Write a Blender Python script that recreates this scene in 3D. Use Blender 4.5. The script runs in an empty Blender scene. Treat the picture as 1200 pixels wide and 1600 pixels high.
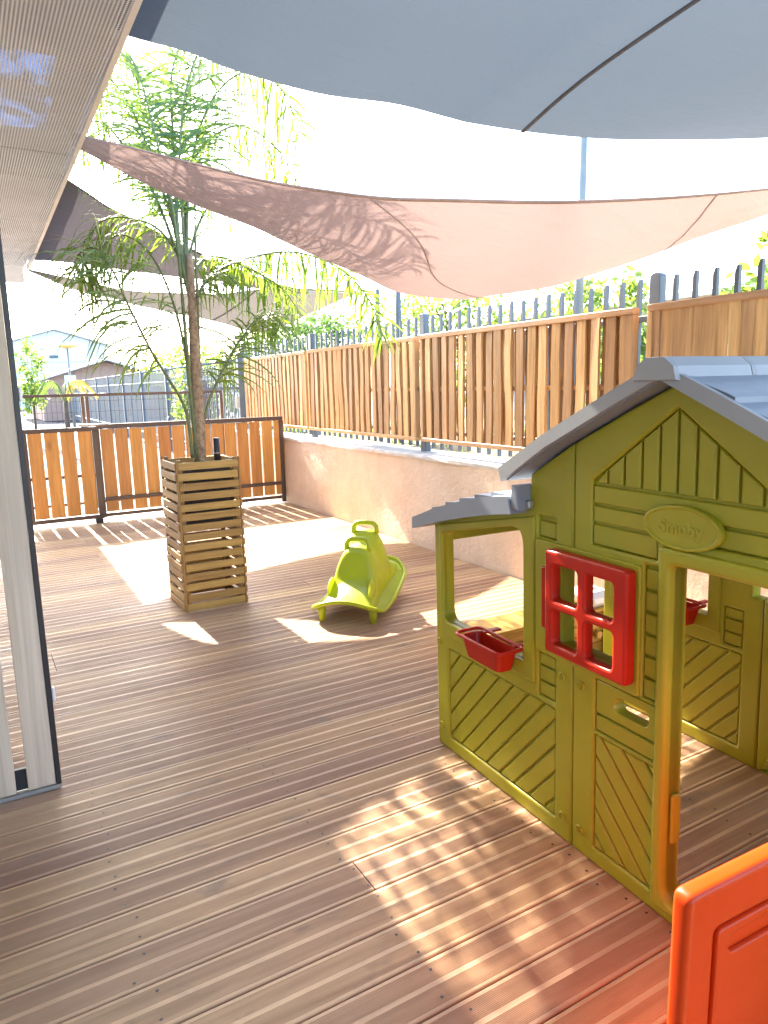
import bpy, bmesh, math, random
from mathutils import Vector, Matrix
import numpy as np

random.seed(7)
rng = np.random.default_rng(7)
scene = bpy.context.scene
COL = scene.collection

# ------------------------------------------------------------------ camera
cam_d = bpy.data.cameras.new('camera')
cam_d.lens = 25.14
cam_d.sensor_width = 36.0
cam_d.clip_start = 0.05
cam_d.clip_end = 2000
cam = bpy.data.objects.new('camera', cam_d)
COL.objects.link(cam)
R = Matrix(((0.865, 0.108, -0.491), (-0.502, 0.141, -0.853), (-0.023, 0.984, 0.176)))
xa = Vector((R[0][0], R[1][0], R[2][0])).normalized()
za = Vector((R[0][2], R[1][2], R[2][2])); za = (za - xa * za.dot(xa)).normalized()
ya = za.cross(xa)
cam.matrix_world = Matrix(((xa.x, ya.x, za.x, 0), (xa.y, ya.y, za.y, 0), (xa.z, ya.z, za.z, 1.45), (0, 0, 0, 1)))
scene.camera = cam

# ------------------------------------------------------------------ world and sun
SUN_EL = math.atan(0.8)
world = bpy.data.worlds.new('World')
scene.world = world
world.use_nodes = True
wn = world.node_tree
bg = wn.nodes['Background']
sky = wn.nodes.new('ShaderNodeTexSky')
sky.sky_type = 'NISHITA'
sky.sun_disc = False
sky.sun_elevation = SUN_EL
sky.sun_rotation = math.radians(-1.0)
sky.air_density = 1.0
sky.dust_density = 2.5
sky.ozone_density = 1.0
wn.links.new(sky.outputs[0], bg.inputs[0])
bg.inputs[1].default_value = 0.15
sun_d = bpy.data.lights.new('sun', 'SUN')
sun_d.energy = 4.5
sun_d.angle = math.radians(0.55)
sun_d.color = (1.0, 0.92, 0.79)
sun = bpy.data.objects.new('sun', sun_d)
COL.objects.link(sun)
sun.rotation_mode = 'QUATERNION'
sun.rotation_quaternion = Vector((0.015, -1.0, -0.8)).to_track_quat('-Z', 'Y')
scene.view_settings.view_transform = 'Standard'
scene.view_settings.look = 'None'
scene.view_settings.gamma = 1.0
scene.view_settings.exposure = 3.2
scene.view_settings.use_curve_mapping = False
scene.cycles.max_bounces = 10
scene.cycles.diffuse_bounces = 5
scene.cycles.transparent_max_bounces = 16
scene.cycles.sample_clamp_indirect = 6.0
scene.cycles.use_denoising = True

# ------------------------------------------------------------------ material helpers
def new_mat(name):
    m = bpy.data.materials.new(name)
    m.use_nodes = True
    return m, m.node_tree, m.node_tree.nodes['Principled BSDF']

def nd(t, typ, **kw):
    n = t.nodes.new(typ)
    for k, v in kw.items():
        setattr(n, k, v)
    return n

def ramp(t, fac, stops):
    r = nd(t, 'ShaderNodeValToRGB')
    el = r.color_ramp.elements
    while len(el) < len(stops):
        el.new(0.5)
    for e, (p, c) in zip(el, stops):
        e.position = p
        e.color = (*c, 1) if len(c) == 3 else c
    t.links.new(fac, r.inputs[0])
    return r.outputs[0]

def vary(t, scale=(1, 1, 1), rnd=True):
    """object coordinates, shifted by the object's own random number"""
    tc = nd(t, 'ShaderNodeTexCoord')
    mp = nd(t, 'ShaderNodeMapping')
    mp.inputs['Scale'].default_value = scale
    t.links.new(tc.outputs['Object'], mp.inputs[0])
    if rnd:
        oi = nd(t, 'ShaderNodeObjectInfo')
        mul = nd(t, 'ShaderNodeMath', operation='MULTIPLY')
        mul.inputs[1].default_value = 37.0
        t.links.new(oi.outputs['Random'], mul.inputs[0])
        cx = nd(t, 'ShaderNodeCombineXYZ')
        for i in range(3):
            t.links.new(mul.outputs[0], cx.inputs[i])
        t.links.new(cx.outputs[0], mp.inputs['Location'])
    return mp.outputs[0]

def noise(t, vec, scale, detail=4, rough=0.55, dist=0.0):
    n = nd(t, 'ShaderNodeTexNoise')
    n.inputs['Scale'].default_value = scale
    n.inputs['Detail'].default_value = detail
    n.inputs['Roughness'].default_value = rough
    n.inputs['Distortion'].default_value = dist
    if vec is not None:
        t.links.new(vec, n.inputs['Vector'])
    return n.outputs[0]

def mixc(t, fac, a, b, mode='MIX'):
    m = nd(t, 'ShaderNodeMix', data_type='RGBA', blend_type=mode)
    for sock, v in ((m.inputs[0], fac), (m.inputs[6], a), (m.inputs[7], b)):
        if isinstance(v, (int, float)):
            sock.default_value = v
        elif isinstance(v, tuple):
            sock.default_value = (*v, 1)
        else:
            t.links.new(v, sock)
    return m.outputs[2]

def bump(t, bsdf, h, strength, dist=0.01):
    b = nd(t, 'ShaderNodeBump')
    b.inputs['Strength'].default_value = strength
    b.inputs['Distance'].default_value = dist
    t.links.new(h, b.inputs['Height'])
    t.links.new(b.outputs[0], bsdf.inputs['Normal'])

def hsv_random(t, col, dv=0.25, dh=0.0):
    oi = nd(t, 'ShaderNodeObjectInfo')
    mr = nd(t, 'ShaderNodeMapRange')
    mr.inputs[3].default_value = 1 - dv
    mr.inputs[4].default_value = 1 + dv
    t.links.new(oi.outputs['Random'], mr.inputs[0])
    h = nd(t, 'ShaderNodeHueSaturation')
    t.links.new(mr.outputs[0], h.inputs['Value'])
    if dh:
        m2 = nd(t, 'ShaderNodeMapRange')
        m2.inputs[3].default_value = 0.5 - dh
        m2.inputs[4].default_value = 0.5 + dh
        t.links.new(oi.outputs['Random'], m2.inputs[0])
        t.links.new(m2.outputs[0], h.inputs['Hue'])
    t.links.new(col, h.inputs['Color'])
    return h.outputs[0]

def mat_wood(name, dark, light, axis=2, rough=0.6, dv=0.15, scale=5.0, knots=0.5, stretch=0.06, bumpv=0.15):
    m, t, b = new_mat(name)
    s = [1, 1, 1]; s[axis] = stretch
    v = vary(t, tuple(s))
    n1 = noise(t, v, scale * 3, 5, 0.6, 0.6)
    c = ramp(t, n1, [(0.3, dark), (0.7, light)])
    n2 = noise(t, v, scale * 14, 3, 0.6)
    c = mixc(t, 0.35, c, ramp(t, n2, [(0.35, tuple(x * 0.6 for x in dark)), (0.65, light)]))
    s2 = [1, 1, 1]; s2[axis] = 0.45
    v2 = vary(t, tuple(s2))
    vo = nd(t, 'ShaderNodeTexVoronoi')
    vo.inputs['Scale'].default_value = scale * 1.1
    t.links.new(v2, vo.inputs['Vector'])
    kn = ramp(t, vo.outputs['Distance'], [(0.03, (knots,) * 3), (0.13, (0, 0, 0))])
    c = mixc(t, kn, c, tuple(x * 0.3 for x in dark))
    c = hsv_random(t, c, dv, 0.006)
    t.links.new(c, b.inputs['Base Color'])
    b.inputs['Roughness'].default_value = rough
    bump(t, b, n2, bumpv, 0.004)
    return m

def mat_plain(name, col, rough=0.5, metal=0.0, var=0.12, vscale=6.0, bumpv=0.0, bscale=60, spec=0.5):
    m, t, b = new_mat(name)
    v = vary(t)
    n = noise(t, v, vscale, 4, 0.6)
    c = ramp(t, n, [(0.3, tuple(x * (1 - var) for x in col)), (0.7, tuple(min(1, x * (1 + var)) for x in col))])
    t.links.new(c, b.inputs['Base Color'])
    rr = nd(t, 'ShaderNodeMapRange')
    rr.inputs[3].default_value = max(0.05, rough - 0.08)
    rr.inputs[4].default_value = min(1, rough + 0.1)
    t.links.new(noise(t, v, vscale * 3, 3), rr.inputs[0])
    t.links.new(rr.outputs[0], b.inputs['Roughness'])
    b.inputs['Metallic'].default_value = metal
    b.inputs['Specular IOR Level'].default_value = spec
    if bumpv:
        bump(t, b, noise(t, v, bscale, 4), bumpv, 0.004)
    return m

def add_translucent(m, col, fac):
    t = m.node_tree
    b = t.nodes['Principled BSDF']
    out = t.nodes['Material Output']
    tr = nd(t, 'ShaderNodeBsdfTranslucent')
    if isinstance(col, tuple):
        tr.inputs[0].default_value = (*col, 1)
    else:
        t.links.new(col, tr.inputs[0])
    mx = nd(t, 'ShaderNodeMixShader')
    mx.inputs[0].default_value = fac
    t.links.new(b.outputs[0], mx.inputs[1])
    t.links.new(tr.outputs[0], mx.inputs[2])
    t.links.new(mx.outputs[0], out.inputs['Surface'])
    return m

def mat_plastic(name, col, trans=0.12, rough=0.36, specks=0.30, spec=0.5):
    m, t, b = new_mat(name)
    tc = nd(t, 'ShaderNodeTexCoord')
    n = noise(t, tc.outputs['Object'], 2.6, 5, 0.6)
    c = ramp(t, n, [(0.28, tuple(x * 0.88 for x in col)), (0.72, tuple(min(1, x * 1.04 + 0.006) for x in col))])
    sp = noise(t, tc.outputs['Object'], 130, 2, 0.6)
    c = mixc(t, ramp(t, sp, [(0.70, (0, 0, 0)), (0.76, (specks,) * 3)]), c, (0.30, 0.24, 0.17))
    # faint scuffs and dust
    ns = noise(t, vary(t, (1, 1, 0.3)), 60, 3, 0.7)
    sc = ramp(t, ns, [(0.66, (0, 0, 0)), (0.80, (0.035, 0.035, 0.035))])
    c = mixc(t, sc, c, (0.45, 0.42, 0.36))
    t.links.new(c, b.inputs['Base Color'])
    rr = ramp(t, noise(t, tc.outputs['Object'], 25, 4), [(0.3, (rough - 0.02,) * 3), (0.7, (rough + 0.06,) * 3)])
    t.links.new(rr, b.inputs['Roughness'])
    b.inputs['Specular IOR Level'].default_value = spec
    bump(t, b, noise(t, tc.outputs['Object'], 14, 3), 0.05, 0.006)
    add_translucent(m, col, trans)
    return m

def mat_fabric(name, col, tcol, fac):
    m, t, b = new_mat(name)
    tc = nd(t, 'ShaderNodeTexCoord')
    n = noise(t, tc.outputs['Object'], 2.2, 5, 0.6)
    c = ramp(t, n, [(0.3, tuple(x * 0.9 for x in col)), (0.7, col)])
    t.links.new(c, b.inputs['Base Color'])
    b.inputs['Roughness'].default_value = 0.85
    b.inputs['Specular IOR Level'].default_value = 0.15
    nb = noise(t, tc.outputs['Object'], 260, 2)
    s = nd(t, 'ShaderNodeMapping'); s.inputs['Scale'].default_value = (1.2, 5, 5)
    t.links.new(tc.outputs['Object'], s.inputs[0])
    nw = noise(t, s.outputs[0], 1.6, 4, 0.55, 0.8)
    ad = nd(t, 'ShaderNodeMath', operation='MULTIPLY_ADD')
    t.links.new(nw, ad.inputs[0]); ad.inputs[1].default_value = 8.0
    t.links.new(nb, ad.inputs[2])
    bump(t, b, ad.outputs[0], 0.45, 0.014)
    add_translucent(m, tcol, fac)
    return m

# ------------------------------------------------------------------ mesh helpers
class MB:
    def __init__(self):
        self.v = []; self.f = []; self.smooth = []
    def add(self, vs, fs, M=None, smooth=False):
        o = len(self.v)
        for p in vs:
            p = Vector(p)
            self.v.append(tuple(M @ p) if M is not None else tuple(p))
        for f in fs:
            self.f.append(tuple(i + o for i in f)); self.smooth.append(smooth)
        return self
    def box(self, lo, hi, b=0.0, M=None):
        (x0, y0, z0), (x1, y1, z1) = lo, hi
        if b <= 0:
            vs = [(x0, y0, z0), (x1, y0, z0), (x1, y1, z0), (x0, y1, z0), (x0, y0, z1), (x1, y0, z1), (x1, y1, z1), (x0, y1, z1)]
            fs = [(0, 3, 2, 1), (4, 5, 6, 7), (0, 1, 5, 4), (1, 2, 6, 5), (2, 3, 7, 6), (3, 0, 4, 7)]
            return self.add(vs, fs, M)
        c = ((x0 + x1) / 2, (y0 + y1) / 2, (z0 + z1) / 2)
        h = ((x1 - x0) / 2, (y1 - y0) / 2, (z1 - z0) / 2)
        b = min(b, min(h) * 0.9)
        vs = []; idx = {}
        for sx in (-1, 1):
            for sy in (-1, 1):
                for sz in (-1, 1):
                    for ax in range(3):
                        p = [c[0] + sx * (h[0] - (0 if ax == 0 else b)), c[1] + sy * (h[1] - (0 if ax == 1 else b)), c[2] + sz * (h[2] - (0 if ax == 2 else b))]
                        idx[(sx, sy, sz, ax)] = len(vs); vs.append(tuple(p))
        fs = []
        def face(keys):
            ids = [idx[k] for k in keys]
            pts = [Vector(vs[i]) for i in ids]
            n = (pts[1] - pts[0]).cross(pts[2] - pts[0])
            mid = sum(pts, Vector()) / len(pts) - Vector(c)
            fs.append(tuple(ids) if n.dot(mid) > 0 else tuple(reversed(ids)))
        for s in (-1, 1):
            face([(s, -1, -1, 0), (s, 1, -1, 0), (s, 1, 1, 0), (s, -1, 1, 0)])
            face([(-1, s, -1, 1), (1, s, -1, 1), (1, s, 1, 1), (-1, s, 1, 1)])
            face([(-1, -1, s, 2), (1, -1, s, 2), (1, 1, s, 2), (-1, 1, s, 2)])
        for a in (-1, 1):
            for d in (-1, 1):
                face([(a, d, -1, 0), (a, d, 1, 0), (a, d, 1, 1), (a, d, -1, 1)])
                face([(a, -1, d, 0), (a, 1, d, 0), (a, 1, d, 2), (a, -1, d, 2)])
                face([(-1, a, d, 1), (1, a, d, 1), (1, a, d, 2), (-1, a, d, 2)])
        for sx in (-1, 1):
            for sy in (-1, 1):
                for sz in (-1, 1):
                    face([(sx, sy, sz, 0), (sx, sy, sz, 1), (sx, sy, sz, 2)])
        return self.add(vs, fs, M)
    def tube(self, pts, r, n=8, cap=True, smooth=True, flat=1.0):
        pts = [Vector(p) for p in pts]
        if not hasattr(r, '__len__'):
            r = [r] * len(pts)
        o = len(self.v); k = len(pts)
        up = Vector((0, 0, 1)); prev = None
        for i, p in enumerate(pts):
            d = (pts[min(i + 1, k - 1)] - pts[max(i - 1, 0)]).normalized()
            if prev is None:
                a = d.cross(up)
                if a.length < 1e-3: a = d.cross(Vector((1, 0, 0)))
                a.normalize()
            else:
                a = (prev - d * prev.dot(d)).normalized()
            prev = a
            bvec = d.cross(a)
            for j in range(n):
                t = 2 * math.pi * j / n
                self.v.append(tuple(p + a * (r[i] * math.cos(t)) + bvec * (r[i] * flat * math.sin(t))))
        for i in range(k - 1):
            for j in range(n):
                a0 = o + i * n + j; a1 = o + i * n + (j + 1) % n
                self.f.append((a0, a1, a1 + n, a0 + n)); self.smooth.append(smooth)
        if cap:
            self.f.append(tuple(o + j for j in reversed(range(n)))); self.smooth.append(False)
            self.f.append(tuple(o + (k - 1) * n + j for j in range(n))); self.smooth.append(False)
        return self
    def prism(self, poly, w0, w1, b=0.0, M=None):
        """convex polygon in (u,z), extruded along w from w0 (front) to w1 (back), chamfered front edge"""
        n = len(poly)
        ar = sum(poly[i][0] * poly[(i + 1) % n][1] - poly[(i + 1) % n][0] * poly[i][1] for i in range(n))
        if ar < 0: poly = list(reversed(poly))
        P = [Vector((p[0], p[1])) for p in poly]
        def inset(d):
            out = []
            for i in range(n):
                a, p, q = P[i - 1], P[i], P[(i + 1) % n]
                e1 = (p - a).normalized(); e2 = (q - p).normalized()
                n1 = Vector((-e1.y, e1.x)); n2 = Vector((-e2.y, e2.x))
                k = 1 + n1.dot(n2)
                out.append(p + (n1 + n2) * (d / max(k, 0.25)))
            return out
        s = 1 if w1 > w0 else -1
        rings = [(P, w1), (P, w0 + s * b), (inset(b), w0)] if b else [(P, w1), (P, w0)]
        vs = [(p.x, w, p.y) for ring, w in rings for p in ring]
        fs = []
        for k in range(len(rings) - 1):
            for i in range(n):
                j = (i + 1) % n
                f = (k * n + i, k * n + j, (k + 1) * n + j, (k + 1) * n + i)
                fs.append(f if s < 0 else tuple(reversed(f)))
        cap0 = tuple(range(n)); cap1 = tuple((len(rings) - 1) * n + i for i in range(n))
        fs.append(tuple(reversed(cap0)) if s < 0 else cap0)
        fs.append(cap1 if s < 0 else tuple(reversed(cap1)))
        # (u,w,z): with w away from viewer the winding flips
        return self.add(vs, [tuple(reversed(f)) for f in fs], M)
    def mesh(self, name, m=None, weld=False, fix=False):
        me = bpy.data.meshes.new(name)
        me.from_pydata(self.v, [], self.f)
        if any(self.smooth):
            me.polygons.foreach_set('use_smooth', self.smooth)
        if m: me.materials.append(m)
        if fix:
            bm = bmesh.new(); bm.from_mesh(me)
            bmesh.ops.recalc_face_normals(bm, faces=bm.faces)
            bm.to_mesh(me); bm.free()
        me.update()
        return me

def link(name, me, parent=None, loc=None, rotz=None):
    o = bpy.data.objects.new(name, me)
    COL.objects.link(o)
    if parent is not None: o.parent = parent
    if loc is not None: o.location = loc
    if rotz is not None: o.rotation_euler = (0, 0, rotz)
    return o

def obj(name, mb, m, parent=None, loc=None, rotz=None, fix=False):
    return link(name, mb.mesh(name, m, fix=fix), parent, loc, rotz)

def tag(o, label=None, cat=None, group=None, kind=None):
    if label: o['label'] = label
    if cat: o['category'] = cat
    if group: o['group'] = group
    if kind: o['kind'] = kind
    return o

def thing(name, label, cat, loc=(0, 0, 0), rotz=0.0, group=None):
    o = bpy.data.objects.new(name, None)
    o.empty_display_size = 0.1
    COL.objects.link(o)
    o.location = loc; o.rotation_euler = (0, 0, rotz)
    return tag(o, label, cat, group)

def rounded(poly, r, seg=5):
    """round the corners of a polygon; r a number or one per corner"""
    n = len(poly); out = []
    for i in range(n):
        a, p, q = (Vector(poly[i - 1]), Vector(poly[i]), Vector(poly[(i + 1) % n]))
        ri = r[i] if hasattr(r, '__len__') else r
        if ri <= 0:
            out.append(tuple(p)); continue
        e1 = (a - p).normalized(); e2 = (q - p).normalized()
        ang = e1.angle(e2)
        d = min(ri / math.tan(ang / 2), (a - p).length * 0.49, (q - p).length * 0.49)
        p1 = p + e1 * d; p2 = p + e2 * d
        for k in range(seg + 1):
            t = k / seg
            out.append(tuple(p1 * (1 - t) ** 2 + p * 2 * t * (1 - t) + p2 * t ** 2))
    return out

def rect(u0, u1, z0, z1):
    return [(u0, z0), (u1, z0), (u1, z1), (u0, z1)]

def plate_mesh(name, outlines, w0, w1, bev, m, shear=0.0, smooth=True, axes='uwz', bres=2):
    """flat plate with holes, rounded rims; outline in (u,z), thickness from w0 to w1"""
    cu = bpy.data.curves.new(name, 'CURVE')
    cu.dimensions = '2D'; cu.fill_mode = 'BOTH'
    cu.extrude = max((w1 - w0) / 2 - bev, 1e-4)
    cu.bevel_depth = bev; cu.bevel_resolution = bres
    cu.offset = -bev
    for pts in outlines:
        s = cu.splines.new('POLY'); s.use_cyclic_u = True
        s.points.add(len(pts) - 1)
        for k, p in enumerate(pts):
            s.points[k].co = (p[0], p[1], 0, 1)
    tmp = bpy.data.objects.new(name, cu)
    COL.objects.link(tmp)
    dg = bpy.context.evaluated_depsgraph_get()
    me = bpy.data.meshes.new_from_object(tmp.evaluated_get(dg))
    bpy.data.objects.remove(tmp); bpy.data.curves.remove(cu)
    wc = (w0 + w1) / 2
    n = len(me.vertices); co = np.empty(n * 3, np.float32)
    me.vertices.foreach_get('co', co); co = co.reshape(-1, 3)
    out = np.stack([co[:, 0] - shear * co[:, 1], wc - co[:, 2], co[:, 1]], 1)
    me.vertices.foreach_set('co', out.ravel())
    me.materials.clear(); me.materials.append(m)
    if smooth:
        me.polygons.foreach_set('use_smooth', [True] * len(me.polygons))
        me.set_sharp_from_angle(angle=math.radians(38))
    me.name = name
    me.update()
    return me

def clip_poly(poly, rectb):
    """clip a convex polygon to a rectangle u0,u1,z0,z1"""
    u0, u1, z0, z1 = rectb
    def cut(P, f):
        out = []
        for i in range(len(P)):
            a, b = P[i - 1], P[i]
            fa, fb = f(a), f(b)
            if (fa < 0) != (fb < 0):
                t = fa / (fa - fb)
                out.append((a[0] + (b[0] - a[0]) * t, a[1] + (b[1] - a[1]) * t))
            if fb >= 0: out.append(b)
        return out
    for f in (lambda p: p[0] - u0, lambda p: u1 - p[0], lambda p: p[1] - z0, lambda p: z1 - p[1]):
        if not poly: return poly
        poly = cut(poly, f)
    # drop near-duplicate points
    res = []
    for p in poly:
        if not res or (abs(p[0] - res[-1][0]) + abs(p[1] - res[-1][1])) > 1e-4: res.append(p)
    if len(res) > 1 and abs(res[0][0] - res[-1][0]) + abs(res[0][1] - res[-1][1]) < 1e-4: res.pop()
    return res if len(res) >= 3 else []

def spline(pts, n):
    """Catmull-Rom resample by chord length"""
    P = np.array(pts, float)
    P = np.vstack([2 * P[0] - P[1], P, 2 * P[-1] - P[-2]])
    d = np.r_[0, np.cumsum(np.linalg.norm(np.diff(P[1:-1], axis=0), axis=1))]
    out = []
    for s in np.linspace(0, d[-1], n):
        i = min(np.searchsorted(d, s, 'right') - 1, len(d) - 2)
        t = (s - d[i]) / max(d[i + 1] - d[i], 1e-9)
        p0, p1, p2, p3 = P[i], P[i + 1], P[i + 2], P[i + 3]
        out.append(0.5 * ((2 * p1) + (-p0 + p2) * t + (2 * p0 - 5 * p1 + 4 * p2 - p3) * t * t + (-p0 + 3 * p1 - 3 * p2 + p3) * t ** 3))
    return np.array(out)

# ------------------------------------------------------------------ materials
def mat_deck():
    m, t, b = new_mat('deck_wood')
    v = vary(t, (0.07, 1, 1))
    n1 = noise(t, v, 22, 5, 0.6, 0.5)
    c = ramp(t, n1, [(0.28, (0.305, 0.175, 0.088)), (0.72, (0.545, 0.355, 0.200))])
    g = nd(t, 'ShaderNodeNewGeometry')
    n2 = noise(t, vary(t, (0.5, 1, 1)), 5.5, 4, 0.6, 0.4)
    c = mixc(t, ramp(t, n2, [(0.60, (0, 0, 0)), (0.74, (0.62, 0.62, 0.62))]), c, (0.085, 0.070, 0.072))
    # weathered bluish-grey film, uneven
    n3 = noise(t, g.outputs['Position'], 1.3, 4, 0.6)
    c = mixc(t, ramp(t, n3, [(0.35, (0.0, 0, 0)), (0.75, (0.45, 0.45, 0.45))]), c, (0.46, 0.335, 0.235))
    # scuffed warm patch where feet step through the shutter opening
    d = nd(t, 'ShaderNodeVectorMath', operation='DISTANCE')
    d.inputs[1].default_value = (-0.35, 2.15, 0.0)
    t.links.new(g.outputs['Position'], d.inputs[0])
    ns = noise(t, g.outputs['Position'], 4.0, 4, 0.6)
    ad = nd(t, 'ShaderNodeMath', operation='MULTIPLY_ADD')
    t.links.new(ns, ad.inputs[0]); ad.inputs[1].default_value = 0.5
    t.links.new(d.outputs['Value'], ad.inputs[2])
    c = mixc(t, ramp(t, ad.outputs[0], [(0.55, (0.75,) * 3), (0.95, (0, 0, 0))]), c, (0.27, 0.135, 0.062))
    c = hsv_random(t, c, 0.20, 0.010)
    # small knots
    vo = nd(t, 'ShaderNodeTexVoronoi'); vo.inputs['Scale'].default_value = 5.0
    t.links.new(vary(t, (0.35, 1, 1)), vo.inputs['Vector'])
    c = mixc(t, ramp(t, vo.outputs['Distance'], [(0.02, (0.8,) * 3), (0.075, (0, 0, 0))]), c, (0.055, 0.035, 0.028))
    t.links.new(c, b.inputs['Base Color'])
    rr = ramp(t, n3, [(0.3, (0.42,) * 3), (0.7, (0.62,) * 3)])
    t.links.new(rr, b.inputs['Roughness'])
    bump(t, b, noise(t, v, 90, 3), 0.18, 0.003)
    return m

def mat_stucco():
    m, t, b = new_mat('stucco')
    tc = nd(t, 'ShaderNodeTexCoord')
    n1 = noise(t, tc.outputs['Object'], 2.2, 6, 0.65)
    c = ramp(t, n1, [(0.25, (0.56, 0.415, 0.315)), (0.75, (0.72, 0.585, 0.475))])
    mp = nd(t, 'ShaderNodeMapping'); mp.inputs['Scale'].default_value = (1, 3, 0.5)
    t.links.new(tc.outputs['Object'], mp.inputs[0])
    st = noise(t, mp.outputs[0], 3.0, 4, 0.6)
    c = mixc(t, ramp(t, st, [(0.55, (0, 0, 0)), (0.8, (0.4,) * 3)]), c, (0.47, 0.315, 0.20))
    t.links.new(c, b.inputs['Base Color'])
    b.inputs['Roughness'].default_value = 0.9
    na = noise(t, tc.outputs['Object'], 26, 6, 0.7)
    nb = noise(t, tc.outputs['Object'], 7, 3, 0.5)
    ad = nd(t, 'ShaderNodeMath', operation='ADD')
    t.links.new(na, ad.inputs[0]); t.links.new(nb, ad.inputs[1])
    bump(t, b, ad.outputs[0], 0.55, 0.02)
    return m

def mat_perforated():
    m, t, b = new_mat('perforated_sheet')
    tc = nd(t, 'ShaderNodeTexCoord')
    n = noise(t, tc.outputs['Object'], 3.0, 5, 0.65)
    c = ramp(t, n, [(0.3, (0.58, 0.64, 0.72)), (0.7, (0.70, 0.76, 0.84))])
    rs = noise(t, tc.outputs['Object'], 7.0, 5, 0.7)
    c = mixc(t, ramp(t, rs, [(0.62, (0, 0, 0)), (0.78, (0.55,) * 3)]), c, (0.36, 0.22, 0.13))
    t.links.new(c, b.inputs['Base Color'])
    b.inputs['Roughness'].default_value = 0.5
    # round holes on a square grid
    sep = nd(t, 'ShaderNodeSeparateXYZ'); t.links.new(tc.outputs['Object'], sep.inputs[0])
    def cell(sock):
        mu = nd(t, 'ShaderNodeMath', operation='MULTIPLY'); mu.inputs[1].default_value = 1 / 0.0135
        t.links.new(sock, mu.inputs[0])
        fr = nd(t, 'ShaderNodeMath', operation='FRACT'); t.links.new(mu.outputs[0], fr.inputs[0])
        sb = nd(t, 'ShaderNodeMath', operation='SUBTRACT'); sb.inputs[1].default_value = 0.5
        t.links.new(fr.outputs[0], sb.inputs[0])
        sq = nd(t, 'ShaderNodeMath', operation='MULTIPLY')
        t.links.new(sb.outputs[0], sq.inputs[0]); t.links.new(sb.outputs[0], sq.inputs[1])
        return sq.outputs[0]
    ad = nd(t, 'ShaderNodeMath', operation='ADD')
    t.links.new(cell(sep.outputs[0]), ad.inputs[0]); t.links.new(cell(sep.outputs[1]), ad.inputs[1])
    lt = nd(t, 'ShaderNodeMath', operation='LESS_THAN'); lt.inputs[1].default_value = 0.31 ** 2
    t.links.new(ad.outputs[0], lt.inputs[0])
    tr = nd(t, 'ShaderNodeBsdfTransparent')
    mx = nd(t, 'ShaderNodeMixShader')
    t.links.new(lt.outputs[0], mx.inputs[0])
    t.links.new(b.outputs[0], mx.inputs[1]); t.links.new(tr.outputs[0], mx.inputs[2])
    t.links.new(mx.outputs[0], t.nodes['Material Output'].inputs['Surface'])
    return m

def mat_leaf(name, dark, light, trans, fac=0.45):
    m, t, b = new_mat(name)
    g = nd(t, 'ShaderNodeNewGeometry')
    n = noise(t, g.outputs['Position'], 6.0, 3, 0.6)
    c = ramp(t, n, [(0.3, dark), (0.7, light)])
    t.links.new(c, b.inputs['Base Color'])
    b.inputs['Roughness'].default_value = 0.45
    add_translucent(m, mixc(t, n, tuple(x * 0.6 for x in trans), trans), fac)
    return m

def mat_ground(name, a, bcol, scale=3.0, rough=0.9, bscale=80):
    m, t, b = new_mat(name)
    g = nd(t, 'ShaderNodeNewGeometry')
    n = noise(t, g.outputs['Position'], scale, 6, 0.65)
    c = ramp(t, n, [(0.3, a), (0.7, bcol)])
    n2 = noise(t, g.outputs['Position'], bscale, 3, 0.7)
    c = mixc(t, 0.25, c, ramp(t, n2, [(0.3, tuple(x * 0.5 for x in a)), (0.7, bcol)]))
    t.links.new(c, b.inputs['Base Color'])
    b.inputs['Roughness'].default_value = rough
    bump(t, b, n2, 0.3, 0.01)
    return m

M = {}
M['deck'] = mat_deck()
M['deck_dark'] = mat_plain('joist_wood', (0.035, 0.025, 0.02), 0.9)
M['stucco'] = mat_stucco()
M['coping'] = mat_plain('coping_cement', (0.52, 0.50, 0.48), 0.85, var=0.2, bumpv=0.2)
M['fence_wood'] = mat_wood('fence_wood', (0.40, 0.205, 0.072), (0.68, 0.41, 0.175), axis=2, dv=0.28, scale=4.0, rough=0.55)
M['fence_rail'] = mat_wood('fence_rail_wood', (0.42, 0.23, 0.10), (0.64, 0.39, 0.19), axis=1, dv=0.15, scale=4.0)
M['gate_wood'] = mat_wood('gate_wood', (0.44, 0.19, 0.038), (0.62, 0.31, 0.085), axis=2, dv=0.12, scale=3.0, rough=0.45, knots=0.8)
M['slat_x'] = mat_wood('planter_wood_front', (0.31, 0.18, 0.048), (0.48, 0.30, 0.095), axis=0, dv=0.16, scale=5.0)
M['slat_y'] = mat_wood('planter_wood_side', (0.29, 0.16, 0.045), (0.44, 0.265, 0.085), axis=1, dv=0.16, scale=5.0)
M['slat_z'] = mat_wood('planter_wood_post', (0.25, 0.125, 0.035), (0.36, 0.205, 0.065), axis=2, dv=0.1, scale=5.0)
M['grey_wood'] = mat_wood('weathered_shutter_wood', (0.46, 0.375, 0.28), (0.62, 0.53, 0.425), axis=2, dv=0.06, scale=4.0, knots=0.5, stretch=0.03)
M['yellow_wood'] = mat_wood('varnished_pine', (0.36, 0.185, 0.018), (0.48, 0.27, 0.035), axis=0, dv=0.08, scale=4.0, rough=0.4)
M['yellow_post'] = mat_wood('varnished_pine_post', (0.36, 0.185, 0.018), (0.48, 0.27, 0.035), axis=2, dv=0.08, scale=4.0, rough=0.4)
M['steel_blue'] = mat_plain('slate_blue_powder_coat', (0.105, 0.135, 0.17), 0.42, 0.2, var=0.08)
M['gate_metal'] = mat_plain('brown_powder_coat', (0.085, 0.062, 0.055), 0.38, 0.3, var=0.1)
M['dark_metal'] = mat_plain('dark_grey_metal', (0.035, 0.036, 0.042), 0.4, 0.4)
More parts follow.
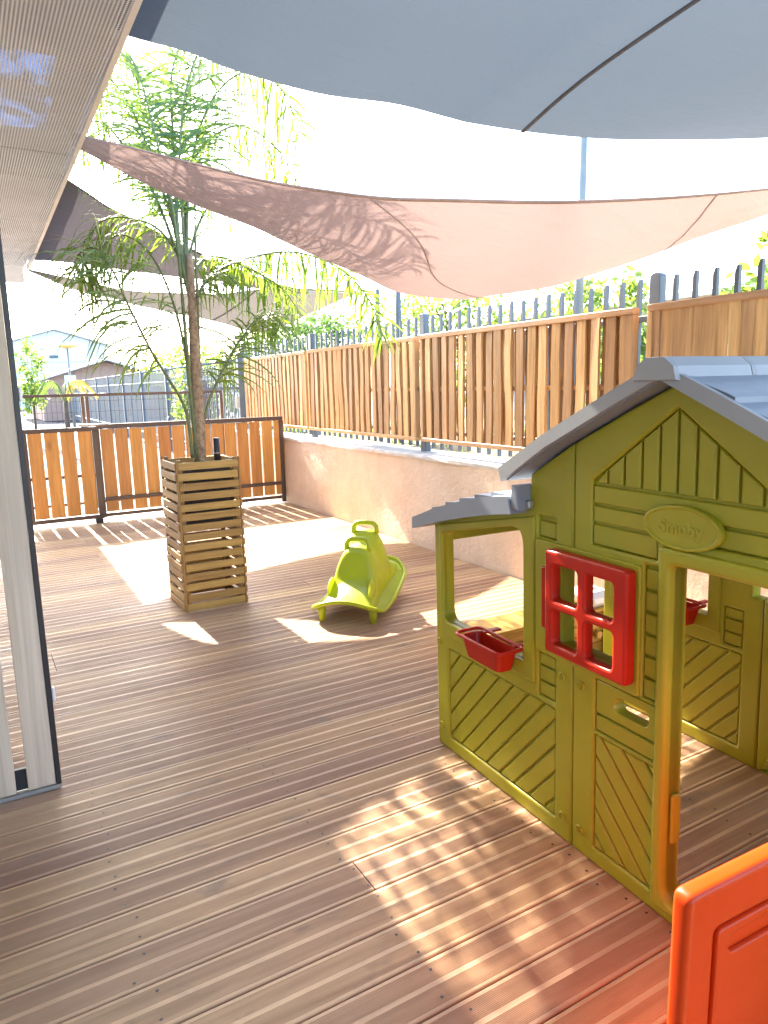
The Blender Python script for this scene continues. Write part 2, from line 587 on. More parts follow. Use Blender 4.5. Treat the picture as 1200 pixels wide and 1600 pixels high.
M['galv'] = mat_plain('galvanised_steel', (0.42, 0.44, 0.44), 0.4, 0.7, var=0.15)
M['grey_pole'] = mat_plain('pale_painted_pole', (0.20, 0.23, 0.215), 0.45, 0.1)
M['white_paint'] = mat_plain('white_paint', (0.76, 0.76, 0.74), 0.6, var=0.06)
M['roof_under'] = mat_plain('grey_roof_sheet', (0.16, 0.15, 0.145), 0.7)
M['white_plastic'] = mat_plain('white_plastic', (0.72, 0.73, 0.76), 0.35, var=0.04)
M['green'] = mat_plastic('lime_olive_plastic', (0.385, 0.358, 0.020), 0.10, 0.34, 0.18, 0.4)
M['lime'] = mat_plastic('lime_plastic', (0.41, 0.48, 0.014), 0.18, 0.32, 0.10)
M['red'] = mat_plastic('red_plastic', (0.46, 0.016, 0.004), 0.10, 0.33, 0.03, 0.28)
M['orange'] = mat_plastic('orange_red_plastic', (0.58, 0.046, 0.002), 0.08, 0.33, 0.03, 0.28)
M['roof_plastic'] = mat_plastic('slate_plastic', (0.225, 0.26, 0.315), 0.03, 0.42)
M['roof_edge'] = mat_plastic('slate_plastic_pale', (0.32, 0.335, 0.355), 0.03, 0.5)  # paler slate than the roof, for barge boards and ridge caps
M['sail_blue'] = mat_fabric('sail_cloth_blue_grey', (0.085, 0.105, 0.135), (0.054, 0.068, 0.084), 0.38)
M['sail_pink'] = mat_fabric('sail_cloth_sand', (0.52, 0.41, 0.38), (0.140, 0.098, 0.090), 0.40)
M['sail_dark'] = mat_fabric('sail_cloth_charcoal', (0.095, 0.086, 0.10), (0.065, 0.058, 0.064), 0.34)
M['sail_grey'] = mat_fabric('sail_cloth_stone', (0.15, 0.145, 0.135), (0.10, 0.093, 0.085), 0.4)
M['hem_blue'] = mat_plain('hem_webbing_blue', (0.075, 0.08, 0.105), 0.8)
M['hem_pink'] = mat_plain('hem_webbing_sand', (0.42, 0.36, 0.36), 0.8)
M['hem_dark'] = mat_plain('hem_webbing_dark', (0.08, 0.075, 0.085), 0.8)
M['perf'] = mat_perforated()
M['asphalt'] = mat_ground('asphalt', (0.045, 0.045, 0.048), (0.075, 0.075, 0.078), 0.5)
M['earth'] = mat_ground('earth', (0.16, 0.085, 0.05), (0.20, 0.17, 0.08), 1.2)
M['concrete'] = mat_ground('concrete', (0.32, 0.31, 0.29), (0.44, 0.42, 0.40), 1.5)
M['soil'] = mat_ground('soil', (0.03, 0.02, 0.014), (0.06, 0.042, 0.03), 8)
M['frond'] = mat_leaf('palm_leaflet', (0.030, 0.10, 0.055), (0.085, 0.17, 0.055), (0.34, 0.50, 0.045), 0.40)
M['rachis'] = mat_plain('palm_stem', (0.13, 0.16, 0.06), 0.5, var=0.3, vscale=20)
M['fibre'] = mat_plain('palm_fibre', (0.34, 0.24, 0.15), 0.9, var=0.45, vscale=40, bumpv=0.8, bscale=70)
M['leaf_dark'] = mat_leaf('leaf_dark', (0.02, 0.055, 0.02), (0.06, 0.12, 0.035), (0.16, 0.30, 0.05), 0.35)
M['leaf_mid'] = mat_leaf('leaf_mid', (0.045, 0.10, 0.025), (0.10, 0.19, 0.04), (0.32, 0.48, 0.06), 0.42)
M['leaf_yellow'] = mat_leaf('leaf_yellow', (0.42, 0.30, 0.03), (0.62, 0.46, 0.06), (0.75, 0.52, 0.05), 0.4)
M['bark'] = mat_plain('bark', (0.10, 0.075, 0.055), 0.9, var=0.3, bumpv=0.6, bscale=30)

# ------------------------------------------------------------------ ground
def sheet(name, x0, x1, y0, y1, z, m, nx=1, ny=1):
    mb = MB()
    vs = []; fs = []
    for j in range(ny + 1):
        for i in range(nx + 1):
            vs.append((x0 + (x1 - x0) * i / nx, y0 + (y1 - y0) * j / ny, z))
    for j in range(ny):
        for i in range(nx):
            a = j * (nx + 1) + i
            fs.append((a, a + 1, a + nx + 2, a + nx + 1))
    mb.add(vs, fs)
    return obj(name, mb, m)

tag(sheet('ground', -400, 400, -300, 700, -0.20, M['earth']), 'bare earth ground around the play deck', kind='structure')
tag(sheet('road', -60, 80, 9.16, 130, -0.03, M['asphalt']), 'sunlit grey asphalt yard beyond the gate', kind='structure')
mb = MB(); mb.box((-40, 8.44, -0.19), (3.43, 9.15, -0.012))
tag(obj('threshold', mb, M['concrete']), 'pale concrete strip under the sliding gate', kind='structure')

# raised garden bed behind the wall
mb = MB()
nx, ny = 26, 40
vs = []; fs = []
for j in range(ny + 1):
    for i in range(nx + 1):
        x = 3.75 + (60 - 3.75) * (i / nx) ** 2
        y = -12 + 23.0 * j / ny
        vs.append((x, y, 0.80 + 0.05 * math.sin(x * 1.7 + y * 0.9) + 0.03 * math.sin(y * 2.3) + 0.012 * (x - 3.75)))
for j in range(ny):
    for i in range(nx):
        a = j * (nx + 1) + i
        fs.append((a, a + 1, a + nx + 2, a + nx + 1))
mb.add(vs, fs)
tag(obj('terrain', mb, M['earth']), 'raised reddish ground behind the retaining wall', kind='structure')
# low grass on it
gv = []; gf = []
for k in range(9000):
    x = 3.72 + rng.random() ** 1.6 * 3.2; y = -0.5 + rng.random() * 13
    if rng.random() > 0.35 + 0.5 * (math.sin(x * 2.1 + y * 1.3) > 0): continue
    z = 0.78 + 0.05 * math.sin(x * 1.7 + y * 0.9) + 0.03 * math.sin(y * 2.3)
    a = rng.random() * 6.28; h = 0.05 + 0.10 * rng.random(); w = 0.006
    dx, dy = math.cos(a) * w, math.sin(a) * w; lx, ly = rng.normal(0, 0.03, 2)
    o = len(gv)
    gv += [(x - dx, y - dy, z), (x + dx, y + dy, z), (x + lx, y + ly, z + h)]
    gf.append((o, o + 1, o + 2))
me = bpy.data.meshes.new('grass'); me.from_pydata(gv, [], gf); me.materials.append(M['leaf_mid'])
tag(link('grass', me), 'thin grass and weeds growing behind the wall', 'grass', kind='stuff')

# ------------------------------------------------------------------ deck
PITCH = 0.146
deck_mb = MB()
for k in range(9):
    x = -1.15 + 0.56 * k
    deck_mb.box((x, -0.75, -0.16), (x + 0.05, 8.43, -0.0285))
deck_mb.box((-1.25, -0.75, -0.19), (3.425, 8.43, -0.165))
deck = obj('deck', deck_mb, M['deck_dark'])
tag(deck, 'brown grooved timber deck with dark gaps between boards', kind='structure')
# board profile: smooth strips at the edges and the middle, fine grooves between
def board_profile():
    P = [(0.0, -0.028), (0.0, -0.004), (0.0012, -0.0012), (0.004, 0.0)]
    def grooves(a, n):
        x = a
        for _ in range(n):
            P.extend([(x + 0.0006, 0.0), (x + 0.0012, -0.0017), (x + 0.0026, -0.0017), (x + 0.0032, 0.0)])
            x += 0.0040
    grooves(0.0115, 13)
    grooves(0.0775, 13)
    P.extend([(0.137, 0.0), (0.1398, -0.0012), (0.141, -0.004), (0.141, -0.028)])
    return P
prof = board_profile()
def board_mesh(x0, x1):
    n = len(prof); vs = []; fs = []
    for x in (x0, x1):
        vs += [(x, a, z) for a, z in prof]
    for i in range(n - 1):
        fs.append((i, n + i, n + i + 1, i + 1))
    fs.append(tuple(range(n))); fs.append(tuple(reversed(range(n, 2 * n))))
    me = bpy.data.meshes.new('board'); me.from_pydata(vs, [], fs); me.materials.append(M['deck'])
    return me
bm_full = board_mesh(-1.25, 3.422)
splits = {}
k0 = int(round((-0.70 - 1.93) / PITCH))
k1 = int((8.40 - 1.93) / PITCH)
for k in range(k0, k1):
    y = 1.93 + 0.0025 + PITCH * k
    cut = None if rng.random() > 0.30 else round(float(rng.choice([-0.295, 0.27, 0.885, 2.065, 2.645])), 3)
    if cut is None: parts_ = [bm_full]
    else:
        if cut not in splits: splits[cut] = [board_mesh(-1.25, cut - 0.0015), board_mesh(cut + 0.0015, 3.422)]
        parts_ = splits[cut]
    for me_ in parts_:
        o = link('board', me_, deck)
        o.location = (-0.002, y + rng.uniform(-0.0006, 0.0006), rng.uniform(-0.0012, 0.0006))
        o.rotation_euler = (rng.uniform(-0.004, 0.004), 0, rng.uniform(-0.0003, 0.0003))
# countersunk screws, two per board on every joist
mb = MB()
for k in range(k0, k1):
    for x in (-0.90, -0.32, 0.245, 0.86, 1.46, 2.04, 2.62, 3.18):
        for d in (0.028, 0.112):
            cx = x + rng.normal(0, 0.012); cy = 1.93 + PITCH * k + d + rng.normal(0, 0.003)
            r = 0.0042
            vs = [(cx + r * math.cos(q * math.pi / 4), cy + r * math.sin(q * math.pi / 4), 0.0009) for q in range(8)]
            mb.add(vs, [tuple(range(8))])
scr = obj('screw_heads', mb, M['dark_metal'], deck); scr['kind'] = 'stuff'

# ------------------------------------------------------------------ retaining wall
wall = thing('retaining_wall', 'low sand-coloured stucco retaining wall along the deck', 'wall', (3.43, 0, 0))
def wall_mesh():
    ny, nz = 160, 14
    vs = []; fs = []
    for j in range(nz + 1):
        for i in range(ny + 1):
            y = -2 + 13.5 * i / ny; z = -0.2 + 1.005 * j / nz
            w = 0.006 * math.sin(y * 2.1 + z * 3) + 0.004 * math.sin(y * 5.3 - z * 7) + rng.normal(0, 0.0015)
            vs.append((w, y, z))
    for j in range(nz):
        for i in range(ny):
            a = j * (ny + 1) + i
            fs.append((a, a + ny + 1, a + ny + 2, a + 1))
    mb = MB(); mb.add(vs, fs, smooth=True)
    mb.box((0.014, -2, -0.2), (0.30, 11.5, 0.803))
    return mb
obj('stucco_face', wall_mesh(), M['stucco'], wall)
mb = MB()
n = 120; vs = []; fs = []
prof2 = [(-0.012, 0.792), (-0.012, 0.818), (-0.004, 0.826), (0.10, 0.834), (0.32, 0.838), (0.32, 0.79)]
for i in range(n + 1):
    y = -2 + 13.5 * i / n
    for a, z in prof2: vs.append((a + rng.normal(0, 0.002), y, z + rng.normal(0, 0.0015)))
q = len(prof2)
for i in range(n):
    for j in range(q - 1):
        a = i * q + j
        fs.append((a, a + q, a + q + 1, a + 1))
mb.add(vs, fs)
obj('coping', mb, M['coping'], wall, fix=True)

# ------------------------------------------------------------------ palisade fence on the wall
pal = thing('palisade_fence', 'slate blue steel palisade fence with slanted bar tops behind the timber panels', 'fence', (3.62, 0, 0.80))
def bar_mesh():
    mb = MB()
    a, b = 0.0125, 0.0125
    vs = [(-a, -b, 0.07), (a, -b, 0.07), (a, b, 0.07), (-a, b, 0.07), (-a, -b, 1.235), (a, -b, 1.235), (a, b, 1.20), (-a, b, 1.20),
          (-a, 0, 1.236), (a, 0, 1.236)]
    fs = [(0, 3, 2, 1), (0, 1, 5, 4), (1, 2, 6, 9, 5), (2, 3, 7, 6), (3, 0, 4, 8, 7), (4, 5, 9, 8), (8, 9, 6, 7)]
    mb.add(vs, fs)
    return mb.mesh('bar', M['steel_blue'])
barm = bar_mesh()
POSTS = [0.54, 2.985, 5.50, 7.92, 10.36]
for p in POSTS:
    ol = rounded([(-0.038, 0), (0.038, 0), (0.038, 1.24), (-0.038, 1.24)], [0, 0, 0.037, 0.037], 8)
    me = plate_mesh('post', [ol], -0.03, 0.03, 0.004, M['steel_blue'])
    o = link('post', me, pal, (0.0, p, 0.02)); o.rotation_euler = (0, 0, math.pi / 2)
for a, b in zip(POSTS[:-1], POSTS[1:]):
    n = int(round((b - a) / 0.131))
    for i in range(1, n):
        o = link('bar', barm, pal, (rng.normal(0, 0.001), a + (b - a) * i / n, rng.normal(0, 0.003)))
    mb = MB()
    mb.box((-0.02, a + 0.03, 0.985), (0.02, b - 0.03, 1.02), 0.003)
    mb.box((-0.02, a + 0.03, 0.20), (0.02, b - 0.03, 0.235), 0.003)
    obj('rail', mb, M['steel_blue'], pal)

# ------------------------------------------------------------------ timber fence panels
fm = []
for q in range(6):
    mb = MB()
    n = 10; L = 0.84; w = 0.034 + 0.002 * (q % 3)
    vs = []; fs = []
    bow = rng.normal(0, 0.006); bow2 = rng.normal(0, 0.005)
    for i in range(n + 1):
        z = L * i / n; t = i / n * math.pi
        dy = bow * math.sin(t) + bow2 * math.sin(2 * t); dx = 0.004 * math.sin(t + q)
        for (x, y) in ((-0.008, -w), (0.008, -w), (0.008, w), (-0.008, w)):
            vs.append((x + dx, y + dy + rng.normal(0, 0.0007), z))
    for i in range(n):
        for j in range(4):
            a = i * 4 + j; b_ = i * 4 + (j + 1) % 4
            fs.append((a, b_, b_ + 4, a + 4))
    fs += [(3, 2, 1, 0), tuple(n * 4 + j for j in range(4))]
    mb.add(vs, fs)
    fm.append(mb.mesh('board', M['fence_wood'], fix=True))
panel_defs = [
    (7.80, 9.93, 'farthest timber fence panel, next to the gate end of the wall'),
    (5.43, 7.74, 'timber fence panel between the two far steel posts, under the palm tips'),
    (3.03, 5.35, 'timber fence panel behind the left slope of the playhouse roof'),
    (0.60, 2.93, 'timber fence panel cut by the picture edge above the playhouse ridge')]
for pi, (y0, y1, lab) in enumerate(panel_defs):
    ztop = 1.85 + 0.006 * pi
    p = thing('timber_fence_panel', lab, 'fence panel', (3.50, y0, 0.94), group='timber panels on the palisade fence')
    L = y1 - y0
    rails = [(0.0, 0.035, 'rail'), (ztop - 0.94 - 0.04, ztop - 0.94, 'rail'), (0.44, 0.475, 'rail')]
    for r, (a, b, nm) in enumerate(rails):
        mb = MB()
        if r == 2: mb.box((-0.008, 0, a), (0.014, L, b), 0.002)
        else: mb.box((-0.034, 0, a), (0.026, L, b), 0.004)
        obj(nm, mb, M['fence_rail'], p)
    for yy in (0.018, L - 0.018):
        mb = MB(); mb.box((-0.030, yy - 0.018, 0.036), (0.022, yy + 0.018, ztop - 0.94 - 0.041), 0.003)
        obj('stile', mb, M['fence_wood'], p)
    n = int(round((L - 0.08) / (0.0590 if pi < 3 else 0.0700)))
    for i in range(n):
        y = 0.055 + (L - 0.11) * i / (n - 1)
        o = link('board', fm[rng.integers(0, 6)], p)
        front = i % 2 == 0
        x = (-0.019 if front else 0.025) if pi < 3 else -0.016
        o.location = (x + rng.normal(0, 0.002), y + rng.normal(0, 0.004), 0.034)
        o.scale = (1, 1.0 if front or pi == 3 else 1.32, (ztop - 0.94 - 0.072) / 0.84)
        o.rotation_euler = (rng.normal(0, 0.004), 0, rng.normal(0, 0.05) + (math.pi if rng.random() < 0.5 else 0))

# ------------------------------------------------------------------ sliding gate
GY = 8.46
gate = thing('sliding_gate', 'long varnished board gate in a brown steel frame behind the planter', 'gate', (1.20, GY, 0))
W = 2.22
gb = MB(); gb.box((-0.068, -0.009, 0), (0.068, 0.009, 0.925), 0.003)
gbm = gb.mesh('board', M['gate_wood'])
for nm, lo, hi in (('top_rail', (0, -0.022, 1.035), (W, 0.022, 1.085)), ('post', (0, -0.02, 0.045), (0.05, 0.02, 1.034)), ('post', (W - 0.05, -0.02, 0.005), (W, 0.02, 1.034)),
                   ('brace', (0.051, -0.022, 0.228), (W - 0.051, -0.012, 0.272)), ('bottom_rail', (0.051, 0.008, 0.045), (W - 0.051, 0.032, 0.085))):
    mb = MB(); mb.box(lo, hi, 0.004); obj(nm, mb, M['gate_metal'], gate)
x = 0.127
while x < W - 0.05:
    o = link('board', gbm, gate, (x, rng.normal(0.004, 0.001), 0.105))
    o.rotation_euler = (0, rng.normal(0, 0.002), math.pi * int(rng.integers(0, 2)))
    x += 0.157
mb = MB(); mb.box((1.06, -0.034, 1.0), (1.095, -0.0225, 1.085), 0.003)
obj('clip', mb, M['white_plastic'], gate)

leaf = thing('small_gate', 'short board gate on a roller at the foot of the grey shutter', 'gate', (0.49, GY - 0.06, 0))
W2 = 0.73
for nm, lo, hi in (('top_rail', (0, -0.02, 1.02), (W2, 0.02, 1.065)), ('post', (W2 - 0.055, -0.02, 0.095), (W2, 0.02, 1.019)), ('post', (-0.02, -0.02, 0.095), (0.03, 0.02, 1.019)), ('bottom_rail', (-0.02, -0.022, 0.05), (W2, 0.022, 0.094))):
    mb = MB(); mb.box(lo, hi, 0.004); obj(nm, mb, M['gate_metal'], leaf)
mb = MB(); mb.box((0.031, 0.012, 0.52), (W2 - 0.056, 0.02, 0.55)); obj('brace', mb, M['gate_metal'], leaf)
for xx in (0.105, 0.265, 0.425, 0.598):
    o = link('board', gbm, leaf, (xx, 0.0, 0.10))
mb = MB(); mb.box((W2 - 0.10, -0.05, 0.0), (W2 - 0.02, 0.05, 0.05), 0.006)
mb.tube([(W2 - 0.06, -0.062, 0.028), (W2 - 0.06, -0.03, 0.028)], 0.026, 12)
obj('roller', mb, M['dark_metal'], leaf)
mb = MB()
mb.tube([(W2 - 0.18, -0.012, 1.085), (W2 + 0.12, -0.012, 1.085)], 0.011, 8)
mb.box((W2 - 0.16, -0.03, 1.066), (W2 - 0.09, 0.012, 1.10), 0.003)
obj('latch_bolt', mb, M['galv'], leaf)

# wire mesh fence beyond the gate
mf = thing('wire_mesh_fence', 'low brown framed wire mesh fence just beyond the board gate', 'fence', (0.45, 9.5, 0))
for nm, lo, hi in (('top_rail', (0, -0.015, 1.385), (2.55, 0.015, 1.42)), ('post', (0.775, -0.02, 0), (0.812, 0.02, 1.384)), ('post', (0.826, -0.02, 0), (0.863, 0.02, 1.384)),
                   ('post', (2.51, -0.02, 0), (2.55, 0.02, 1.384)), ('post', (0, -0.02, 0), (0.04, 0.02, 1.384)), ('bottom_rail', (0.041, -0.015, 0.06), (0.774, 0.015, 0.095)), ('bottom_rail', (0.864, -0.015, 0.06), (2.509, 0.015, 0.095))):
    mb = MB(); mb.box(lo, hi, 0.003); obj(nm, mb, M['gate_metal'], mf)
mb = MB()
x = 0.06
while x < 2.5:
    if not 0.77 < x < 0.87: mb.box((x - 0.002, -0.002, 0.096), (x + 0.002, 0.002, 1.384))
    x += 0.055
for zz in (0.2, 0.4, 0.6, 0.8, 1.0, 1.2, 1.33):
    mb.box((0.041, -0.0065, zz - 0.002), (0.774, -0.0025, zz + 0.002)); mb.box((0.864, -0.0065, zz - 0.002), (2.509, -0.0025, zz + 0.002))
o = obj('wire_mesh', mb, M['dark_metal'], mf); o['kind'] = 'stuff'

# palisade side gate in the far corner
sg = thing('palisade_gate', 'slate steel bar gate with a lock box beside the end of the timber fence', 'gate', (2.86, 10.3, 0))
for nm, lo, hi in (('post', (0.64, -0.04, 0), (0.72, 0.04, 1.95)), ('post', (0.06, -0.05, 0), (0.16, 0.05, 1.55)), ('rail', (0.161, -0.015, 0.2), (0.639, 0.015, 0.24)), ('rail', (0.161, -0.015, 1.42), (0.639, 0.015, 1.46))):
    mb = MB(); mb.box(lo, hi, 0.006); obj(nm, mb, M['steel_blue'], sg)
mb = MB(); mb.box((-0.009, -0.009, 0.1), (0.009, 0.009, 1.72)); bm2 = mb.mesh('bar', M['steel_blue'])
for i in range(8):
    link('bar', bm2, sg, (0.20 + 0.055 * i, 0.026, 0))
mb = MB(); mb.box((0.58, -0.05, 1.15), (0.638, -0.016, 1.32), 0.004); obj('lock_box', mb, M['galv'], sg)

# long fence running away from the gate
lf = thing('yard_fence', 'slate steel rail fence running away across the yard', 'fence', (4.0, 11.2, 0))
for i in range(14):
    mb = MB(); mb.box((-0.05, -0.05, 0), (0.05, 0.05, 1.95), 0.01); obj('post', mb, M['steel_blue'], lf, (0.022 * i * 3, 3.0 * i, 0))
for zz, th in ((1.9, 0.04), (1.62, 0.03), (1.35, 0.03), (0.3, 0.04)):
    mb = MB(); mb.tube([(0, 0, zz), (0.022 * 39, 39, zz)], th * 0.6, 6); obj('rail', mb, M['galv'] if zz < 1.8 else M['steel_blue'], lf)
mb = MB()
for i in range(330):
    y = 0.117 * i; xx = 0.022 * y
    mb.box((xx - 0.008, y - 0.012, 0.1), (xx + 0.008, y + 0.012, 1.86))
o = obj('bars', mb, M['steel_blue'], lf); o['kind'] = 'stuff'

# ------------------------------------------------------------------ school building: eave over the left of the deck
school = thing('school_building', 'pale school building with a perforated metal eave over the deck', 'building', (0, 0, 0))
def ex(y): return 0.616 + 0.0155 * y        # soffit edge
def rx(y): return 0.738 + 0.0145 * y        # roof edge above it
mb = MB()
mb.box((-1.55, -4.0, -0.15), (-1.30, 9.6, 3.1))
obj('wall', mb, M['white_paint'], school)
ys = [-3.0, -0.55, 1.95, 4.52, 7.15, 9.78]
for a, b in zip(ys[:-1], ys[1:]):
    mb = MB()
    a2, b2 = a + 0.003, b - 0.003
    e0, e1 = ex(a2), ex(b2)
    vs = [(-1.3, a2, 2.735), (e0, a2, 2.735), (e1, b2, 2.735), (-1.3, b2, 2.735)]
    mb.add(vs, [(0, 3, 2, 1)])
    obj('soffit_panel', mb, M['perf'], school)
    mb = MB()
    f0, f1 = rx(a2) - 0.004, rx(b2) - 0.004
    vs = [(e0, a2, 2.7352), (e1, b2, 2.7352), (f1, b2, 3.117), (f0, a2, 3.117), (e0 - 0.008, a2, 2.7352), (e1 - 0.008, b2, 2.7352), (f1 - 0.008, b2, 3.117), (f0 - 0.008, a2, 3.117)]
    mb.add(vs, [(0, 1, 2, 3), (7, 6, 5, 4), (0, 4, 5, 1), (1, 5, 6, 2), (2, 6, 7, 3), (3, 7, 4, 0)])
    lo_ = [(e0 + 0.002, a2, 2.7285), (e1 + 0.002, b2, 2.7285), (e1 - 0.022, b2, 2.7285), (e0 - 0.022, a2, 2.7285)]
    mb.add(lo_ + [(x_, y_, 2.7342) for x_, y_, z_ in lo_], [(0, 3, 2, 1), (4, 5, 6, 7), (0, 1, 5, 4), (1, 2, 6, 5), (2, 3, 7, 6), (3, 0, 4, 7)])
    obj('soffit_edge', mb, M['white_paint'], school)
mb = MB()
vs = []
for y in (9.782, 9.79):
    vs += [(-1.3, y, 2.73), (ex(9.78), y, 2.73), (ex(9.78), y, 3.12), (-1.3, y, 3.12)]
mb.add(vs, [(0, 1, 2, 3), (7, 6, 5, 4), (0, 4, 5, 1), (1, 5, 6, 2), (2, 6, 7, 3), (3, 7, 4, 0)])
obj('eave_end', mb, M['white_paint'], school)
# steel joists in the eave void
for y in (0.3, 2.6, 5.55, 7.6, 9.3):
    mb = MB(); mb.box((-1.3, y, 2.86), (ex(y) - 0.02, y + 0.07, 3.0)); obj('joist', mb, M['dark_metal'], school)
# roof: solid sheets with two translucent bays
bays = [(-4.0, 4.25, 0), (4.25, 4.66, 1), (4.66, 4.80, 0), (4.80, 5.42, 1), (5.42, 6.10, 0), (6.10, 6.62, 1), (6.62, 11.6, 0)]
for a, b, lit in bays:
    mb = MB()
    if lit:
        xs = [(-1.4, -0.75, 0), (-0.75, 0.60 + 0.03 * (a > 4.7), 1), (0.60 + 0.03 * (a > 4.7), None, 0)]
    else:
        xs = [(-1.4, None, 0)]
    for x0, x1, tr in xs:
        mb = MB()
        p1 = x1 if x1 is not None else rx(a); q1 = x1 if x1 is not None else rx(b)
        vs = [(x0, a, 3.12), (p1, a, 3.12), (q1, b, 3.12), (x0, b, 3.12), (x0, a, 3.17), (p1, a, 3.17), (q1, b, 3.17), (x0, b, 3.17)]
        mb.add(vs, [(0, 3, 2, 1), (4, 5, 6, 7), (0, 1, 5, 4), (1, 2, 6, 5), (2, 3, 7, 6), (3, 0, 4, 7)])
        if tr:
            if 'skylight' not in M:
                mk = mat_plain('translucent_roof_sheet', (0.30, 0.38, 0.48), 0.4)
                tk = mk.node_tree
                gk = nd(tk, 'ShaderNodeNewGeometry')
                nk = noise(tk, gk.outputs['Position'], 4.2, 4, 0.6, 1.2)  # leaf shadows painted into the sheet colour as noise blotches
                M['skylight'] = add_translucent(mk, ramp(tk, nk, [(0.42, (0.03, 0.035, 0.04)), (0.56, (0.16, 0.30, 0.52))]), 0.75)
            obj('skylight_sheet', mb, M['skylight'], school)
        else:
            obj('roof_sheet', mb, M['roof_under'], school)

# slatted sliding shutter at the left edge
sh = thing('slatted_shutter', 'tall weathered grey plank shutter with a dark steel edge by the deck', 'shutter', (0.16, 2.74, 0))
for x0, x1 in ((-0.111, -0.0195), (-0.258, -0.149), (-0.398, -0.289), (-0.538, -0.429)):
    mb = MB(); mb.box((x0, -0.012, 0.022), (x1, 0.010, 2.60), 0.002); obj('plank', mb, M['grey_wood'], sh)
for nm, lo, hi in (('edge_profile', (-0.018, -0.016, 0.018), (0.0, 0.03, 2.60)), ('bottom_rail', (-0.56, 0.0115, 0.02), (-0.0185, 0.03, 0.10)), ('top_rail', (-0.56, 0.0115, 2.5), (-0.0185, 0.03, 2.58))):
    mb = MB(); mb.box(lo, hi, 0.002); obj(nm, mb, M['dark_metal'], sh)
for z in (0.34, 1.42):
    mb = MB(); mb.box((0.0005, -0.012, z), (0.011, 0.02, z + 0.05), 0.003); obj('bumper', mb, M['white_plastic'], sh)
mb = MB(); mb.box((-0.75, -0.014, 0.0012), (-0.002, 0.034, 0.0165), 0.002); obj('floor_track', mb, M['galv'], sh)

# ------------------------------------------------------------------ shade sails
S1F = [(0.682,3.250,2.873), (0.718,3.200,2.833), (0.948,3.120,2.784), (1.107,3.070,2.731), (1.447,2.980,2.670), (1.770,2.900,2.656), (2.017,2.850,2.623), (2.130,2.800,2.598), (2.550,2.720,2.586), (3.004,2.630,2.603), (3.843,2.500,2.691), (4.915,2.400,2.863)]
S1N = [(0.55, 0.2, 3.00), (1.3, -0.2, 3.02), (2.2, -0.5, 3.05), (3.2, -0.8, 3.1), (4.3, -1.0, 3.2)]
S2N = [(0.653,4.400,2.821), (0.702,4.350,2.797), (0.887,4.150,2.713), (1.148,3.900,2.602), (1.416,3.700,2.507), (1.680,3.500,2.437), (1.969,3.350,2.396), (2.262,3.200,2.384), (2.658,3.000,2.370), (2.873,2.800,2.351), (3.229,2.550,2.351), (3.562,2.300,2.365), (3.982,2.100,2.415)]
S2F = [(0.650,4.420,2.759), (0.709,4.380,2.720), (0.996,4.300,2.571), (1.250,4.300,2.492), (1.609,4.320,2.404), (1.783,4.350,2.353), (2.094,4.400,2.263), (2.380,4.350,2.160), (2.596,4.300,2.065), (2.830,4.200,2.021), (3.026,4.100,2.006), (3.138,3.950,2.017), (3.290,3.600,2.031), (3.369,3.400,2.060), (3.532,3.050,2.138), (3.631,2.700,2.216), (3.733,2.400,2.275), (4.022,2.120,2.409)]
S3N = [(0.674,5.400,2.885), (0.749,5.420,2.839), (0.875,5.380,2.751), (0.984,5.340,2.672), (1.152,5.280,2.581), (1.485,5.180,2.409), (1.919,5.380,2.312), (2.290,5.700,2.287), (2.765,6.100,2.283)]
S3F = [(0.711,8.600,2.819), (0.777,8.400,2.786), (0.969,7.300,2.602), (1.149,7.000,2.540), (1.369,6.800,2.486), (1.749,6.550,2.440), (2.060,6.450,2.410), (2.229,6.400,2.357), (2.540,6.300,2.314), (2.787,6.150,2.279)]
S4N = [(0.668,7.800,2.600), (1.041,7.450,2.474), (1.377,7.200,2.372), (1.610,6.950,2.329), (1.791,6.750,2.308), (2.099,6.600,2.292), (2.488,6.650,2.354), (2.967,6.850,2.411), (3.876,7.500,2.509), (4.354,8.000,2.573)]
S4F = [(0.700,8.200,2.635), (0.906,8.080,2.531), (1.081,8.100,2.467), (1.486,8.150,2.393), (1.730,8.250,2.347), (2.185,8.300,2.276), (2.620,8.300,2.203), (3.072,8.200,2.088), (3.441,8.200,2.190), (3.764,8.200,2.318), (4.208,8.150,2.509), (4.365,8.020,2.569)]

